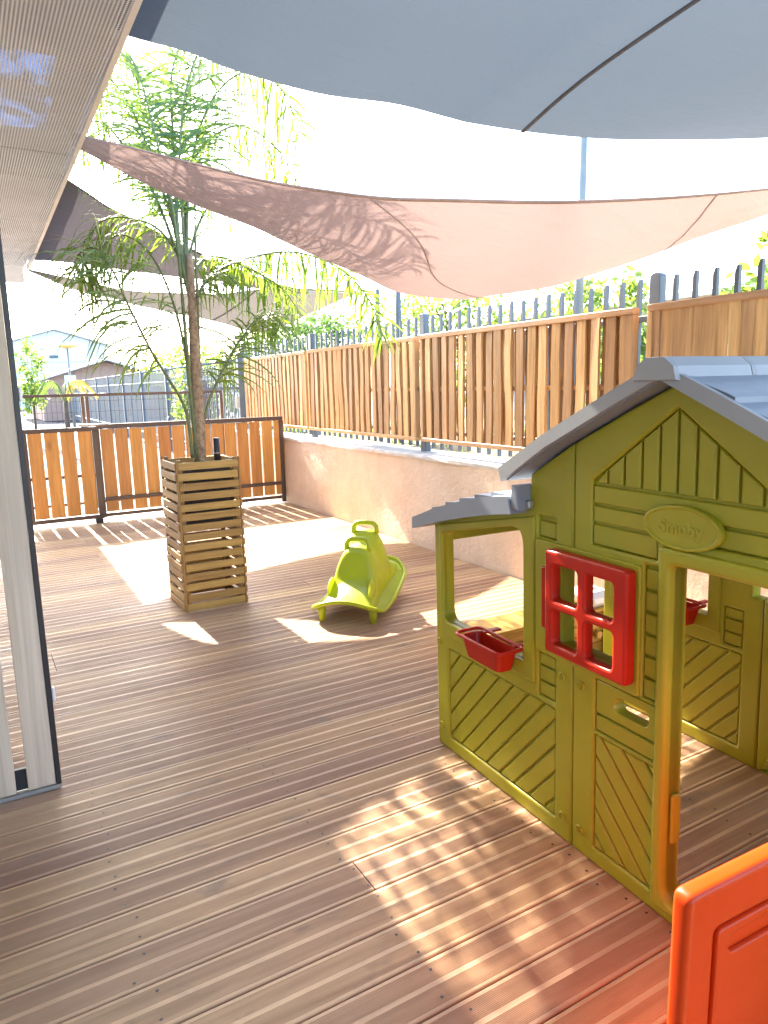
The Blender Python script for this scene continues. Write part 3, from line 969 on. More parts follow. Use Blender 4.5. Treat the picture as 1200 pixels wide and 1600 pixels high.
def sail(label, near, far, m, hem, sag, seams, nu=70, nv=26, hemw=0.035, wr=0.004, seamw=0.010, cables=(), hem2=None):
    root = thing('shade_sail', label, 'shade sail', tuple(far[len(far) // 2]), group='shade sails over the deck')
    o0 = np.array(far[len(far) // 2])
    Nn = spline(near, nu) - o0; Fn = spline(far, nu) - o0
    G = np.zeros((nv, nu, 3))
    for j in range(nv):
        t = j / (nv - 1)
        G[j] = Nn * (1 - t) + Fn * t
        s = np.linspace(0, 1, nu)
        k = np.sin(np.pi * t) * np.sin(np.pi * np.clip(s, 0, 1)) ** 0.7
        G[j, :, 2] += sag * k
        # gentle radiating wrinkles towards the corners
        G[j, :, 2] += wr * np.sin(t * 21 + s * 5) * np.sin(np.pi * t) * (np.exp(-s * 7) + np.exp(-(1 - s) * 7) + 0.25)
    # underside and upper side 3 mm apart
    up = np.array([0, 0, 0.0015])
    mb = MB()
    vs = [tuple(p) for row in G for p in row]
    fs = []
    for j in range(nv - 1):
        for i in range(nu - 1):
            a = j * nu + i
            fs.append((a, a + 1, a + nu + 1, a + nu))
    mb.add(vs, fs, smooth=True)
    cloth = obj('cloth', mb, m, root)
    def strip(P, Q, nm, hm=None):
        mb = MB(); k = len(P)
        off = np.array([0, 0, -0.004])
        vs = [tuple(p + off) for p in P] + [tuple(q + off) for q in Q] + [tuple(p + off + [0, 0, -0.003]) for p in P] + [tuple(q + off + [0, 0, -0.003]) for q in Q]
        fs = []
        for i in range(k - 1):
            fs.append((i, i + 1, k + i + 1, k + i)); fs.append((2 * k + i, 3 * k + i, 3 * k + i + 1, 2 * k + i + 1))
            fs.append((i, 2 * k + i, 2 * k + i + 1, i + 1)); fs.append((k + i, k + i + 1, 3 * k + i + 1, 3 * k + i))
        mb.add(vs, fs, smooth=True)
        obj(nm, mb, hm or hem, root, fix=True)
    def inset(j0, j1):
        A = G[j0]; B = G[j1]
        d = B - A; L = np.linalg.norm(d, axis=1, keepdims=True) + 1e-6
        return A, A + d / L * np.minimum(hemw, L * 0.45)
    strip(*inset(0, 1), 'hem')
    if hem2 is None: strip(*inset(nv - 1, nv - 2), 'hem')
    for (sa, sb, wv) in seams:
        P = []; Q = []
        for j in range(nv):
            t = j / (nv - 1)
            s = sa + (sb - sa) * t + wv * math.sin(math.pi * 2 * t)
            f = s * (nu - 1); i = int(min(max(f, 0), nu - 2)); r = f - i
            p = G[j, i] * (1 - r) + G[j, i + 1] * r
            d = G[j, i + 1] - G[j, i]; d = d / (np.linalg.norm(d) + 1e-9)
            P.append(p - d * seamw); Q.append(p + d * seamw)
        strip(P, Q, 'seam')
    for a, b in cables:
        mb = MB(); mb.tube([Vector(a) - Vector(tuple(o0)), Vector(b) - Vector(tuple(o0))], 0.005, 6); obj('cable', mb, M['galv'], root)
    return root

sail('large blue-grey shade sail stretched overhead at the top of the view', S1N[:], S1F, M['sail_blue'], M['hem_blue'], -0.10, [(0.42, 0.415, 0.02)], hemw=0.03, wr=0.010, hem2=M['sail_blue'], cables=[((4.915, 2.4, 2.863), (5.6, 2.3, 3.1))])
sail('sand-pink shade sail sagging across the middle with palm shadows on it', S2N, S2F, M['sail_pink'], M['hem_pink'], -0.05, [(0.40, 0.56, 0.02), (0.83, 0.80, 0.0)], hemw=0.022, seamw=0.005, hem2=M['sail_pink'], cables=[((3.99, 2.11, 2.412), (5.6, 1.3, 2.75)), ((0.654, 4.42, 2.79), (0.45, 4.5, 3.1))])
sail('dark charcoal shade sail behind the palm next to the eave', S3N, S3F, M['sail_dark'], M['hem_dark'], -0.04, [(0.18, 0.22, 0.02)], hemw=0.03, wr=0.012, cables=[((2.775, 6.125, 2.281), (4.0, 7.0, 2.42))])
sail('stone-grey shade sail farthest back, low above the gate', S4N, S4F, M['sail_grey'], M['hem_dark'], -0.02, [(0.5, 0.5, 0.0)], hemw=0.02, cables=[((4.38, 8.01, 2.575), (5.2, 8.3, 2.75)), ((0.672, 7.95, 2.63), (0.55, 8.0, 3.1))])

def pole(label, x, y, z0, z1, r, m, name='sail_post', sq=False):
    o = thing(name, label, 'post', (x, y, z0))
    mb = MB()
    if sq: mb.box((-r, -r, 0), (r, r, z1 - z0), 0.008)
    else: mb.tube([(0, 0, 0), (0, 0, z1 - z0)], r, 16)
    obj('shaft', mb, m, o)
    mb = MB(); mb.box((-r * 1.8, -r * 1.8, 0), (r * 1.8, r * 1.8, 0.015), 0.003); obj('base_plate', mb, m, o)
    mb = MB(); mb.tube([(0, 0, z1 - z0 + 0.001), (0, 0, z1 - z0 + 0.02)], [r * 1.05, r * 0.6], 12); obj('cap', mb, m, o)
    return o
pole('tall pale round post behind the fence, crossed by the sand-pink sail', 4.5, 4.5, 0.82, 3.75, 0.036, M['grey_pole'])
pole('dark square sail post beyond the fence, the taller of two', 4.0, 6.56, 0.80, 2.50, 0.025, M['steel_blue'], sq=True)
pole('dark square sail post beyond the fence, half behind palm leaflets', 4.0, 6.99, 0.80, 2.45, 0.022, M['steel_blue'], sq=True)

# ------------------------------------------------------------------ planter, pipe and palm
pl = thing('slatted_planter', 'tall square planter box built of stacked pine slats', 'planter', (1.325, 4.775, 0), 0.0)
S = 0.205
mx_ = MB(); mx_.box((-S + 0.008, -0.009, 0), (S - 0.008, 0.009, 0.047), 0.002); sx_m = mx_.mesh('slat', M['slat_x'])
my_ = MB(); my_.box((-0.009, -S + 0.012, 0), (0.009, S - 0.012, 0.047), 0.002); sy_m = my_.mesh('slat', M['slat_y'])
for i in range(15):
    z = 0.004 + i * 0.0665
    jx = lambda: rng.normal(0, 0.0022)
    link('slat', sx_m, pl, (jx(), -S + 0.009, z + jx()))
    link('slat', sx_m, pl, (jx(), S - 0.009, z + jx()))
    link('slat', sy_m, pl, (-S - 0.004 + jx(), jx(), z + jx()))
    link('slat', sy_m, pl, (S + 0.004 + jx(), jx(), z + jx()))
for sx in (-1, 1):
    for sy in (-1, 1):
        mb = MB(); mb.box((min(sx * (S - 0.036), sx * (S - 0.012)), min(sy * (S - 0.0185), sy * (S - 0.045)), 0.001), (max(sx * (S - 0.036), sx * (S - 0.012)), max(sy * (S - 0.0185), sy * (S - 0.045)), 1.0), 0.002)
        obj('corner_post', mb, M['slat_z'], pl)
        mb = MB(); x0 = sx * (S - 0.006); x1 = sx * (S + 0.004)
        mb.box((min(x0, x1) - 0.004, min(sy * (S + 0.003), sy * (S - 0.018)) , 0.0), (max(x0, x1) - 0.004 * (sx > 0), max(sy * (S + 0.003), sy * (S - 0.018)), 1.004), 0.002)
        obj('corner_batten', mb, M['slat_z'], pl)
mb = MB(); mb.box((-S + 0.05, -S + 0.05, 0.55), (S - 0.05, S - 0.05, 0.93))
obj('soil', mb, M['soil'], pl)
dp = thing('black_pipe', 'short black plastic pipe standing in the planter beside the palm trunk', 'pipe', (1.435, 4.74, 0.9305))
mb = MB()
mb.tube([(0, 0, 0), (0, 0, 0.19)], 0.021, 16); obj('pipe_wall', mb, M['dark_metal'], dp)
mb = MB(); mb.tube([(0, 0, 0.085), (0, 0, 0.092)], 0.0215, 16); obj('tape', mb, M['galv'], dp)

palm = thing('palm_tree', 'slender feathery palm growing out of the slatted planter', 'palm', (1.323, 4.76, 0.93))
PO = Vector((1.323, 4.76, 0.93))
def pv(p): return Vector(p) - PO
TR = [(1.318,4.762,0.90), (1.323,4.76,1.005), (1.329,4.750,1.268), (1.341,4.757,1.98), (1.342,4.760,2.006), (1.349,4.770,2.30)]
mb = MB()
tp = spline(TR, 26)
rad = [0.043 - 0.020 * (i / 25) + rng.normal(0, 0.003) for i in range(26)]
mb.tube([pv(p) for p in tp], rad, 12)
obj('trunk', mb, M['fibre'], palm)
# loose fibre strands on the trunk
mb = MB()
for k in range(170):
    i = rng.integers(1, 22); c = tp[i]; a = rng.random() * 6.28; r = rad[i] + 0.003
    p0 = Vector(c) + Vector((math.cos(a) * r, math.sin(a) * r, 0))
    pts = [p0]
    d = Vector((rng.normal(0, 0.25), rng.normal(0, 0.25), rng.choice([-1, 1]) * 0.8)).normalized()
    for s in range(3):
        d = (d + Vector((rng.normal(0, 0.35), rng.normal(0, 0.35), rng.normal(0, 0.3)))).normalized()
        pts.append(pts[-1] + d * 0.035)
    mb.tube([p - PO for p in pts], 0.0016, 3, cap=False)
o = obj('trunk_fibres', mb, M['fibre'], palm); o['kind'] = 'stuff'

FR = {
'F1': ([(1.341,4.757,1.98), (1.299,4.780,2.205), (1.259,4.850,2.680), (1.211,4.950,3.154), (1.154,5.100,3.530), (1.026,5.300,3.693)], 0.42, 60, 0.42),
'F2': ([(1.341,4.757,1.98), (1.339,4.800,2.289), (1.458,4.950,2.920), (1.684,5.100,3.392), (1.983,5.200,3.638), (2.262,5.300,3.594), (2.434,5.350,3.305)], 0.35, 58, 0.40),
'F3': ([(1.264,4.720,1.0), (1.240,4.720,1.314), (1.136,4.700,1.521), (1.042,4.700,1.699), (0.929,4.700,1.966), (0.857,4.720,2.172), (0.781,4.750,2.289), (0.696,4.800,2.266), (0.637,4.850,2.141)], 0.52, 44, 0.52),
'F4': ([(1.335,4.750,1.477), (1.339,4.780,1.888), (1.507,4.850,2.186), (1.884,5.000,2.356), (2.272,5.100,2.419), (2.692,5.200,2.319), (2.943,5.250,2.091), (3.085,5.300,1.817)], 0.28, 74, 0.34),
'F5': ([(1.326,4.760,1.0), (1.392,4.780,1.308), (1.521,4.820,1.538), (1.683,4.900,1.755), (1.840,4.950,1.914), (1.982,5.000,1.966), (2.072,5.050,1.882)], 0.50, 38, 0.36),
'F6': ([(1.336,4.757,1.98), (1.296,4.800,2.364), (1.357,5.000,2.960), (1.430,5.200,3.501), (1.605,5.400,3.886), (1.815,5.600,4.132)], 0.42, 60, 0.45),
'F7': ([(1.341,4.757,1.98), (1.305,4.800,2.208), (1.183,4.900,2.683), (1.059,5.050,2.973), (0.963,5.200,3.155), (0.867,5.350,3.147), (0.788,5.450,3.007)], 0.40, 54, 0.38),
'F8': ([(1.341,4.757,1.98), (1.334,4.800,2.210), (1.522,4.950,2.609), (1.807,5.100,2.836), (2.033,5.200,2.840), (2.194,5.250,2.666)], 0.34, 52, 0.36),
'F9': ([(1.332,4.757,1.98), (1.325,4.800,2.209), (1.193,4.850,2.443), (1.023,4.950,2.525), (0.875,5.000,2.502), (0.757,5.050,2.368)], 0.38, 50, 0.36),
'F10': ([(1.341,4.757,1.98), (1.341,4.800,2.131), (1.546,4.950,2.326), (1.868,5.100,2.283), (2.148,5.200,2.175), (2.318,5.250,1.998)], 0.34, 50, 0.32),
'F13': ([(1.341,4.757,1.98), (1.335,4.80,2.25), (1.42,4.95,2.80), (1.62,5.05,3.10), (1.90,5.15,3.25), (2.20,5.25,3.15), (2.42,5.3,2.85)], 0.36, 56, 0.40),
'F14': ([(1.341,4.757,1.98), (1.310,4.80,2.30), (1.20,5.0,2.95), (1.10,5.2,3.35), (0.95,5.4,3.55), (0.82,5.6,3.45)], 0.40, 54, 0.42),
'F15': ([(1.341,4.757,1.98), (1.330,4.80,2.30), (1.38,4.95,2.95), (1.50,5.05,3.45), (1.68,5.15,3.75), (1.92,5.25,3.80)], 0.40, 56, 0.45),
'F16': ([(1.30,4.745,1.1), (1.26,4.76,1.8), (1.15,4.85,2.25), (0.98,4.95,2.42), (0.83,5.0,2.30), (0.75,5.05,2.05)], 0.45, 44, 0.42),
}
def frond(path, s0, nl, ll, lw=0.0042):
    n = 60
    P = spline(path, n)
    root = MB()
    root.tube([pv(p) for p in P], [0.0115 * (1 - 0.84 * i / (n - 1)) + 0.0015 for i in range(n)], 6)
    st = obj('frond', root, M['rachis'], palm)
    vs = []; fs = []
    s0 = s0 * 0.75
    for k in range(nl):
        for side in (-1, 1):
            s = s0 + (1 - s0) * ((k + rng.random() * 0.8) / nl)
            i = int(min(s * (n - 1), n - 2))
            p = Vector(P[i]); d = Vector(P[i + 1] - P[i]).normalized()
            lat = d.cross(Vector((0, 0, 1)))
            if lat.length < 0.05: lat = Vector((1, 0, 0))
            lat.normalize()
            upv = lat.cross(d)
            rel = (s - s0) / (1 - s0)
            L = ll * 1.2 * (0.55 + 0.6 * math.sin(math.pi * min(1, rel * 0.85 + 0.12))) * rng.uniform(0.75, 1.1)
            dirv = (lat * side * rng.uniform(0.6, 1.0) + d * rng.uniform(0.2, 1.0) + upv * rng.uniform(-0.7, 0.6)).normalized()
            w = lw * rng.uniform(0.7, 1.2)
            nrm = dirv.cross(upv)
            if nrm.length < 0.1: nrm = dirv.cross(d)
            nrm.normalize()
            seg = 5; q = p.copy(); o = len(vs)
            droop = rng.uniform(0.35, 1.25)
            for a in range(seg + 1):
                t = a / seg
                ww = w * (0.55 + 0.9 * math.sin(math.pi * min(1, t * 0.8 + 0.2))) if a < seg else 0.0006
                vs.append(tuple(q - nrm * ww - PO)); vs.append(tuple(q + nrm * ww - PO))
                dirv = (dirv + Vector((0, 0, -droop * (0.25 + t * 0.5)))).normalized()
                q = q + dirv * (L / seg)
            for a in range(seg):
                fs.append((o + 2 * a, o + 2 * a + 1, o + 2 * a + 3, o + 2 * a + 2))
    me = bpy.data.meshes.new('leaflets'); me.from_pydata(vs, [], fs); me.materials.append(M['frond'])
    o = link('leaflets', me, st); o['kind'] = 'stuff'
for k, (path, s0, nl, ll) in FR.items():
    mul, lw = {'F1': (1.3, 0.0052), 'F2': (1.3, 0.0056), 'F3': (1.15, 0.0050), 'F4': (1.6, 0.0060), 'F5': (1.7, 0.0052), 'F6': (1.6, 0.0056), 'F9': (0.7, 0.0040),
               'F10': (1.3, 0.0048), 'F13': (1.1, 0.0050), 'F14': (1.4, 0.0050), 'F15': (1.5, 0.0056), 'F16': (0.8, 0.0042)}.get(k, (1.0, 0.0040))
    frond(path, s0, int(nl * mul), ll, lw)
for pts, r in (([(1.30,4.735,0.93), (1.285,4.735,1.4), (1.28,4.75,1.9), (1.275,4.77,2.4), (1.255,4.82,2.75)], 0.016), ([(1.35,4.745,1.5), (1.372,4.75,1.9), (1.39,4.77,2.35), (1.43,4.83,2.7)], 0.012)):
    mb = MB(); P = spline(pts, 14)
    mb.tube([pv(p) for p in P], [r * (1 - 0.5 * i / 13) for i in range(14)], 8)
    obj('leaf_stalk', mb, M['rachis'], palm)

# ------------------------------------------------------------------ playhouse
house = thing('playhouse', 'lime-olive plastic playhouse with grey shingle roof, red shutter and orange door', 'playhouse', (1.537, 2.264, 0), math.atan2(-0.9992, -0.0388))
SHR = 0.022
SH = Matrix(((1, 0, -SHR, 0), (0, 1, 0, 0), (0, 0, 1, 0), (0, 0, 0, 1)))
UC = 1.138
def hplate(name, outlines, w0, w1, bev, m, parent=None, smooth=True):
    return link(name, plate_mesh(name, outlines, w0, w1, bev, m, SHR, smooth), parent or house)
def hprism(name, poly, w0, w1, b, m, parent=None):
    mb = MB(); mb.prism(poly, w0, w1, b, SH)
    return obj(name, mb, m, parent or house, fix=True)
LOW = [(0.540, 1.140), (0.735, 1.255), (0.980, 1.372), (UC, 1.444)]
def roofz(u):
    d = UC - abs(u - UC)
    for (a, za), (b, zb) in zip(LOW[:-1], LOW[1:]):
        if d <= b:
            return za + (zb - za) * (d - a) / (b - a)
    return LOW[-1][1]
def extz(u): return float(np.interp(u, [-0.066, 0.10, 0.30, 0.48, 0.562], [0.886, 0.936, 0.986, 1.023, 1.036])) + 0.018
def groovelines(x0, x1, z0, z1, pts, slope, gap):
    """slats between diagonal grooves: pts are where grooves cross z1 (or its extension)"""
    out = []
    for a, b in zip(pts[:-1], pts[1:]):
        H = 2.0
        a2, b2 = a + gap / 2, b - gap / 2
        poly = [(a2 - H * slope, z1 - H), (b2 - H * slope, z1 - H), (b2 + 0.2 * slope, z1 + 0.2), (a2 + 0.2 * slope, z1 + 0.2)]
        out.append(clip_poly(poly, (x0, x1, z0, z1)))
    return [p for p in out if p]

def ext_panel(w, nm='side_panel'):
    """front panel of the lean-to with its open window; returns the panel"""
    T = 0.052
    out = [(0, 0.0), (0.7785, 0.0), (0.7785, 0.655), (0.735, 0.655), (0.735, 0.925), (0.7785, 0.925), (0.7785, roofz(0.7785) - 0.006), (0.585, roofz(0.585) - 0.006), (0.575, extz(0.56) - 0.004), (0.48, extz(0.48) - 0.004), (0.30, extz(0.30) - 0.004), (0.10, extz(0.1) - 0.004), (0.0, extz(0) - 0.004)]
    hole_win = rounded([(0.062, 0.535), (0.553, 0.535), (0.553, 0.994), (0.062, 0.885)], [0.045, 0.012, 0.06, 0.03], 6)
    dg = rounded(rect(0.083, 0.702, 0.056, 0.425), 0.006, 2)
    c1 = rounded(rect(0.620, 0.702, 0.445, 0.592), 0.004, 2)
    c2 = rounded(rect(0.620, 0.702, 0.968, 1.035), 0.004, 2)
    p = hplate(nm, [out, hole_win, dg, c1, c2], w, w + T, 0.008, M['green'])
    # raised surround of the open window
    sur = rounded([(0.046, 0.478), (0.608, 0.478), (0.608, 1.032), (0.046, 0.915)], [0.008] * 4, 3)
    hw2 = rounded([(0.062, 0.535), (0.553, 0.535), (0.553, 0.994), (0.062, 0.885)], [0.045, 0.012, 0.06, 0.03], 6)
    hplate('window_surround', [sur, hw2], w - 0.008, w + 0.02, 0.006, M['green'], p)
    hprism('backing', rect(0.07, 0.715, 0.045, 0.437), w + 0.016, w + 0.042, 0, M['green'], p)
    hprism('backing', rect(0.612, 0.71, 0.438, 0.60), w + 0.016, w + 0.042, 0, M['green'], p)
    hprism('backing', rect(0.612, 0.71, 0.962, 1.042), w + 0.016, w + 0.042, 0, M['green'], p)
    pts = [0.160 + 0.0810 * k for k in range(-3, 13)]
    for poly in groovelines(0.086, 0.699, 0.060, 0.421, pts, 0.90, 0.011):
        hprism('slat', poly, w + 0.004, w + 0.0165, 0.004, M['green'], p)
    for z0, z1 in ((0.449, 0.492), (0.500, 0.545), (0.553, 0.588), (0.972, 1.020)):
        hprism('slat', rect(0.624, 0.698, z0, z1), w + 0.005, w + 0.0165, 0.003, M['green'], p)
    return p

def screw(u, z, w, parent):
    mb = MB()
    n = 18; r = 0.0145; vs = []; fs = []
    for rr, ww in ((r, w), (r, w - 0.004), (r * 0.88, w - 0.006), (r * 0.72, w - 0.0055), (r * 0.68, w - 0.003)):
        vs += [(u + rr * math.cos(2 * math.pi * k / n), ww, z + rr * math.sin(2 * math.pi * k / n)) for k in range(n)]
    for a in range(4):
        for k in range(n):
            fs.append((a * n + k, a * n + (k + 1) % n, (a + 1) * n + (k + 1) % n, (a + 1) * n + k))
    fs.append(tuple(4 * n + k for k in range(n)))
    mb.add(vs, fs, SH)
    Q = SH @ Matrix.Translation((u, w - 0.0045, z)) @ Matrix.Rotation(0.6 + u * 9 + z * 5, 4, 'Y')
    mb.box((-0.0075, -0.0015, -0.002), (0.0075, 0.0014, 0.002), 0, Q)
    return obj('screw', mb, M['green'], parent, fix=True)

def flower_box(w, label, u0=0.300, u1=0.530, sgn=-1):
    o = thing('flower_box', label, 'flower box', tuple(house.matrix_basis @ Vector((0, 0, 0))), house.rotation_euler[2], group='red window boxes')
    o.location = house.location
    zt, zb = 0.566, 0.492
    d0, d1 = w + sgn * 0.004, w + sgn * 0.088
    lo, hi = min(d0, d1), max(d0, d1)
    t = 0.005
    mb = MB()
    def ring(x0, x1, y0, y1, z, r=0.022):
        return [(p[0], p[1], z) for p in rounded([(x0, y0), (x1, y0), (x1, y1), (x0, y1)], r, 5)]
    A = ring(u0 + 0.02, u1 - 0.02, lo + 0.012, hi - 0.008, zb)
    B = ring(u0, u1, lo, hi, zt)
    Bi = ring(u0 + t, u1 - t, lo + t, hi - t, zt)
    Ai = ring(u0 + 0.02 + t, u1 - 0.02 - t, lo + 0.012 + t, hi - 0.008 - t, zb + t)
    n = len(A); vs = A + B + Bi + Ai; fs = []
    for s in range(3):
        for k in range(n):
            fs.append((s * n + k, s * n + (k + 1) % n, (s + 1) * n + (k + 1) % n, (s + 1) * n + k))
    fs.append(tuple(reversed(range(n)))); fs.append(tuple(3 * n + k for k in range(n)))
    mb.add(vs, fs, SH, smooth=False)
    obj('tub', mb, M['red'], o, fix=True)
    mb = MB()
    R0 = ring(u0 - 0.014, u1 + 0.014, lo - 0.012, hi + 0.012, zt + 0.004, 0.026)
    mb2 = [SH @ Vector(p) for p in R0] 
    mb.tube(mb2 + [mb2[0]], 0.0065, 8, cap=False)
    obj('rim', mb, M['red'], o)
    for uu in (u0 + 0.03, u1 - 0.03):
        mb = MB()
        a, b = (w - 0.012, w + 0.066) if sgn < 0 else (w - 0.066, w + 0.012)
        mb.box((uu - 0.012, a, 0.5635), (uu + 0.012, b, 0.5715), 0.002, SH)
        obj('hook', mb, M['red'], o)
    return o

front_ext = ext_panel(0.0)
for u, z in ((0.026, 0.437), (0.030, 0.086), (0.735, 0.547), (0.740, 0.081)):
    screw(u, z, 0.0, front_ext)

# gable panel with door opening
def gable(w, door=True):
    top = [(u, roofz(u) - 0.006) for u in (1.692, 1.54, 1.296, UC, 0.980, 0.782)]
    out = [(0.782, 0.0), (1.692, 0.0)] + top
    out = out + [(0.782, 0.925), (0.988, 0.925), (0.988, 0.655), (0.782, 0.655)]
    Z1 = rounded([(0.852, 0.985), (1.085, 0.985), (1.085, 1.050), (1.424, 1.050), (1.424, 1.170), (UC, 1.378), (0.852, 1.170)], 0.004, 2)
    holes = [Z1, rounded(rect(0.872, 1.098, 0.430, 0.592), 0.005, 2), rounded(rect(0.872, 1.098, 0.052, 0.420), 0.006, 2), rounded(rect(1.046, 1.094, 0.602, 0.968), 0.004, 2)]
    if door:
        holes.append(rounded(rect(1.138, 1.575, 0.062, 0.988), [0.05, 0.03, 0.02, 0.02], 5))
    g = hplate('gable_panel', [out] + holes, w, w + 0.052, 0.008, M['green'])
    # backing sheets
    hprism('backing', [(0.842, 0.975), (1.434, 1.044), (1.434, 1.175), (UC, 1.388), (0.842, 1.175)], w + 0.016, w + 0.044, 0, M['green'], g)
    hprism('backing', rect(0.862, 1.106, 0.042, 0.425), w + 0.016, w + 0.042, 0, M['green'], g)
    hprism('backing', rect(1.038, 1.104, 0.594, 0.972), w + 0.016, w + 0.042, 0, M['green'], g)
    # vertical slats in the triangle
    gl = [0.852, 0.907, 0.966, 1.026, 1.083, UC, 1.193, 1.250, 1.310, 1.369, 1.424]
    tz = lambda u: 1.373 - abs(u - UC) * (0.208 / 0.286)
    for a, b in zip(gl[:-1], gl[1:]):
        a, b = a + 0.0045, b - 0.0045
        poly = [(a, 1.165), (b, 1.165), (b, max(tz(b), 1.1655)), (a, max(tz(a), 1.1655))]
        if tz(a) < 1.17: poly = [(a + 0.01, 1.165), (b, 1.165), (b, tz(b))]
        if tz(b) < 1.17: poly = [(a, 1.165), (b - 0.01, 1.165), (a, tz(a))]
        hprism('slat', poly, w + 0.004, w + 0.0165, 0.003, M['green'], g)
    for z0, z1, ua, ub in ((1.107, 1.156, 0.856, 1.420), (1.054, 1.098, 0.856, 1.420), (0.989, 1.045, 0.856, 1.081)):
        hprism('slat', rect(ua, ub, z0, z1), w + 0.004, w + 0.0165, 0.003, M['green'], g)
    # narrow column of slats beside the door
    zz = 0.604
    while zz < 0.96:
        hprism('slat', rect(1.050, 1.090, zz, min(zz + 0.051, 0.964)), w + 0.004, w + 0.0165, 0.003, M['green'], g)
        zz += 0.0605
    # slats under the window, with the hand slot
    slot = rounded(rect(0.945, 1.070, 0.517, 0.562), 0.022, 6)
    hplate('slot_slat', [rect(0.876, 1.094, 0.488, 0.588), slot], w + 0.004, w + 0.046, 0.004, M['green'], g)
    hprism('slat', rect(0.876, 1.094, 0.434, 0.480), w + 0.004, w + 0.0165, 0.003, M['green'], g)
    hprism('backing', rect(0.866, 1.104, 0.427, 0.4875), w + 0.016, w + 0.042, 0, M['green'], g)
    for a, b in ((0.874, 0.914), (1.080, 1.097)):
        pass
    pts = [0.895 + 0.083 * k for k in range(-6, 5)]
    for poly in groovelines(0.875, 1.095, 0.056, 0.416, pts, -0.98, 0.0095):
        hprism('slat', poly, w + 0.004, w + 0.0165, 0.0035, M['green'], g)
    return g
front_gable = gable(0.0)
for u, z in ((0.820, 0.547), (0.819, 0.081)):
    screw(u, z, 0.0, front_gable)
# door frame ridge
hplate('door_frame', [rounded(rect(1.100, 1.640, 0.030, 1.030), 0.012, 3), rounded(rect(1.138, 1.575, 0.062, 0.988), [0.05, 0.03, 0.02, 0.02], 5)], -0.016, 0.060, 0.012, M['green'])
mb = MB(); mb.box((1.1385, 0.012, 0.22), (1.150, 0.045, 0.36), 0.004, SH); obj('door_catch', mb, M['green'], house)
# window frame plate behind the shutter
hplate('window_frame', [rounded(rect(0.617, 1.041, 0.598, 0.963), 0.010, 3), rounded(rect(0.735, 0.988, 0.655, 0.925), 0.012, 4)], -0.009, 0.0075, 0.004, M['green'])
# oval badge with raised lettering
def ell(cu, cz, a, b, n=48): return [(cu + a * math.cos(2 * math.pi * k / n), cz + b * math.sin(2 * math.pi * k / n)) for k in range(n)]
badge = hplate('badge', [ell(1.165, 1.086, 0.112, 0.053)], -0.0105, 0.012, 0.005, M['green'])
hplate('badge_rim', [ell(1.165, 1.086, 0.116, 0.056), ell(1.165, 1.086, 0.104, 0.046)], -0.0145, 0.006, 0.0045, M['green'], badge)
tcu = bpy.data.curves.new('lettering', 'FONT')
tcu.body = 'Smoby'; tcu.size = 0.046; tcu.align_x = 'CENTER'; tcu.align_y = 'CENTER'
tcu.extrude = 0.0012; tcu.bevel_depth = 0.0009; tcu.bevel_resolution = 1; tcu.offset = 0.0006; tcu.space_character = 1.02
tob = bpy.data.objects.new('lettering', tcu); COL.objects.link(tob)
tme = bpy.data.meshes.new_from_object(tob.evaluated_get(bpy.context.evaluated_depsgraph_get()))
bpy.data.objects.remove(tob)
for v in tme.vertices:
    x, y, z = v.co
    v.co = (1.165 + x * 1.02 - SHR * (1.084 + y), -0.0105 - z, 1.084 + y)
tme.materials.clear(); tme.materials.append(M['green']); tme.name = 'lettering'
link('lettering', tme, badge)

# shutter
sq = [rounded(rect(*r), 0.016, 5) for r in ((0.741, 0.846, 0.800, 0.910), (0.880, 0.984, 0.800, 0.910), (0.741, 0.846, 0.662, 0.772), (0.880, 0.984, 0.662, 0.772))]
shut = hplate('shutter', [rounded(rect(0.708, 1.034, 0.632, 0.952), 0.014, 5)] + sq, -0.050, -0.011, 0.009, M['red'])
hplate('hinge', [rounded(rect(0.664, 0.720, 0.690, 0.886), 0.010, 4)], -0.026, -0.0095, 0.005, M['red'], shut)

# rear panels, same mouldings, seen through the openings
back_ext = ext_panel(0.90, 'rear_side_panel')
g2 = gable(0.90, False)
for z in (0.46, 0.045):
    mb = MB(); mb.box((0.84, 0.868, z), (1.66, 0.8995, z + 0.035), 0.006, SH); obj('ledge', mb, M['green'], g2)
# right side wall with a window
mb = plate_mesh('side_wall', [rect(0.06, 0.892, 0, 1.10), rounded(rect(0.24, 0.70, 0.55, 0.95), 0.03, 4)], 0, 0.05, 0.008, M['green'])
o = link('side_wall', mb, house, (1.69, 0, 0)); o.rotation_euler = (0, 0, math.pi / 2)
mb = MB(); mb.box((0.004, 0.0525, 0.845), (0.05, 0.8995, 0.892), 0.006, SH); obj('tie_beam', mb, M['green'], house)
mb = MB(); mb.box((0.59, 0.0525, 1.03), (0.635, 0.8995, 1.10), 0.006, SH); obj('tie_beam', mb, M['green'], house)

# roof
UPR = [(0.522, 1.178), (0.735, 1.298), (0.980, 1.414), (UC, 1.484)]
def slope_strip(mirror, w0, w1, lo, up, name, m, b=0.0):
    """band between two poly-lines, extruded in w"""
    f = (lambda u: 2 * UC - u) if mirror else (lambda u: u)
    mb = MB(); n = len(lo); vs = []
    for w in (w0, w1):
        vs += [(f(u), w, z) for u, z in lo] + [(f(u), w, z) for u, z in up]
    fs = []
    k = 2 * n
    for i in range(n - 1):
        fs += [(i, i + 1, n + i + 1, n + i), (k + i, k + n + i, k + n + i + 1, k + i + 1), (i, k + i, k + i + 1, i + 1), (n + i, n + i + 1, k + n + i + 1, k + n + i)]
    fs += [(0, n, k + n, k), (n - 1, k + n - 1, k + 2 * n - 1, 2 * n - 1)]
    mb.add(vs, fs, SH)
    return obj(name, mb, m, house, fix=True)
roofs = []
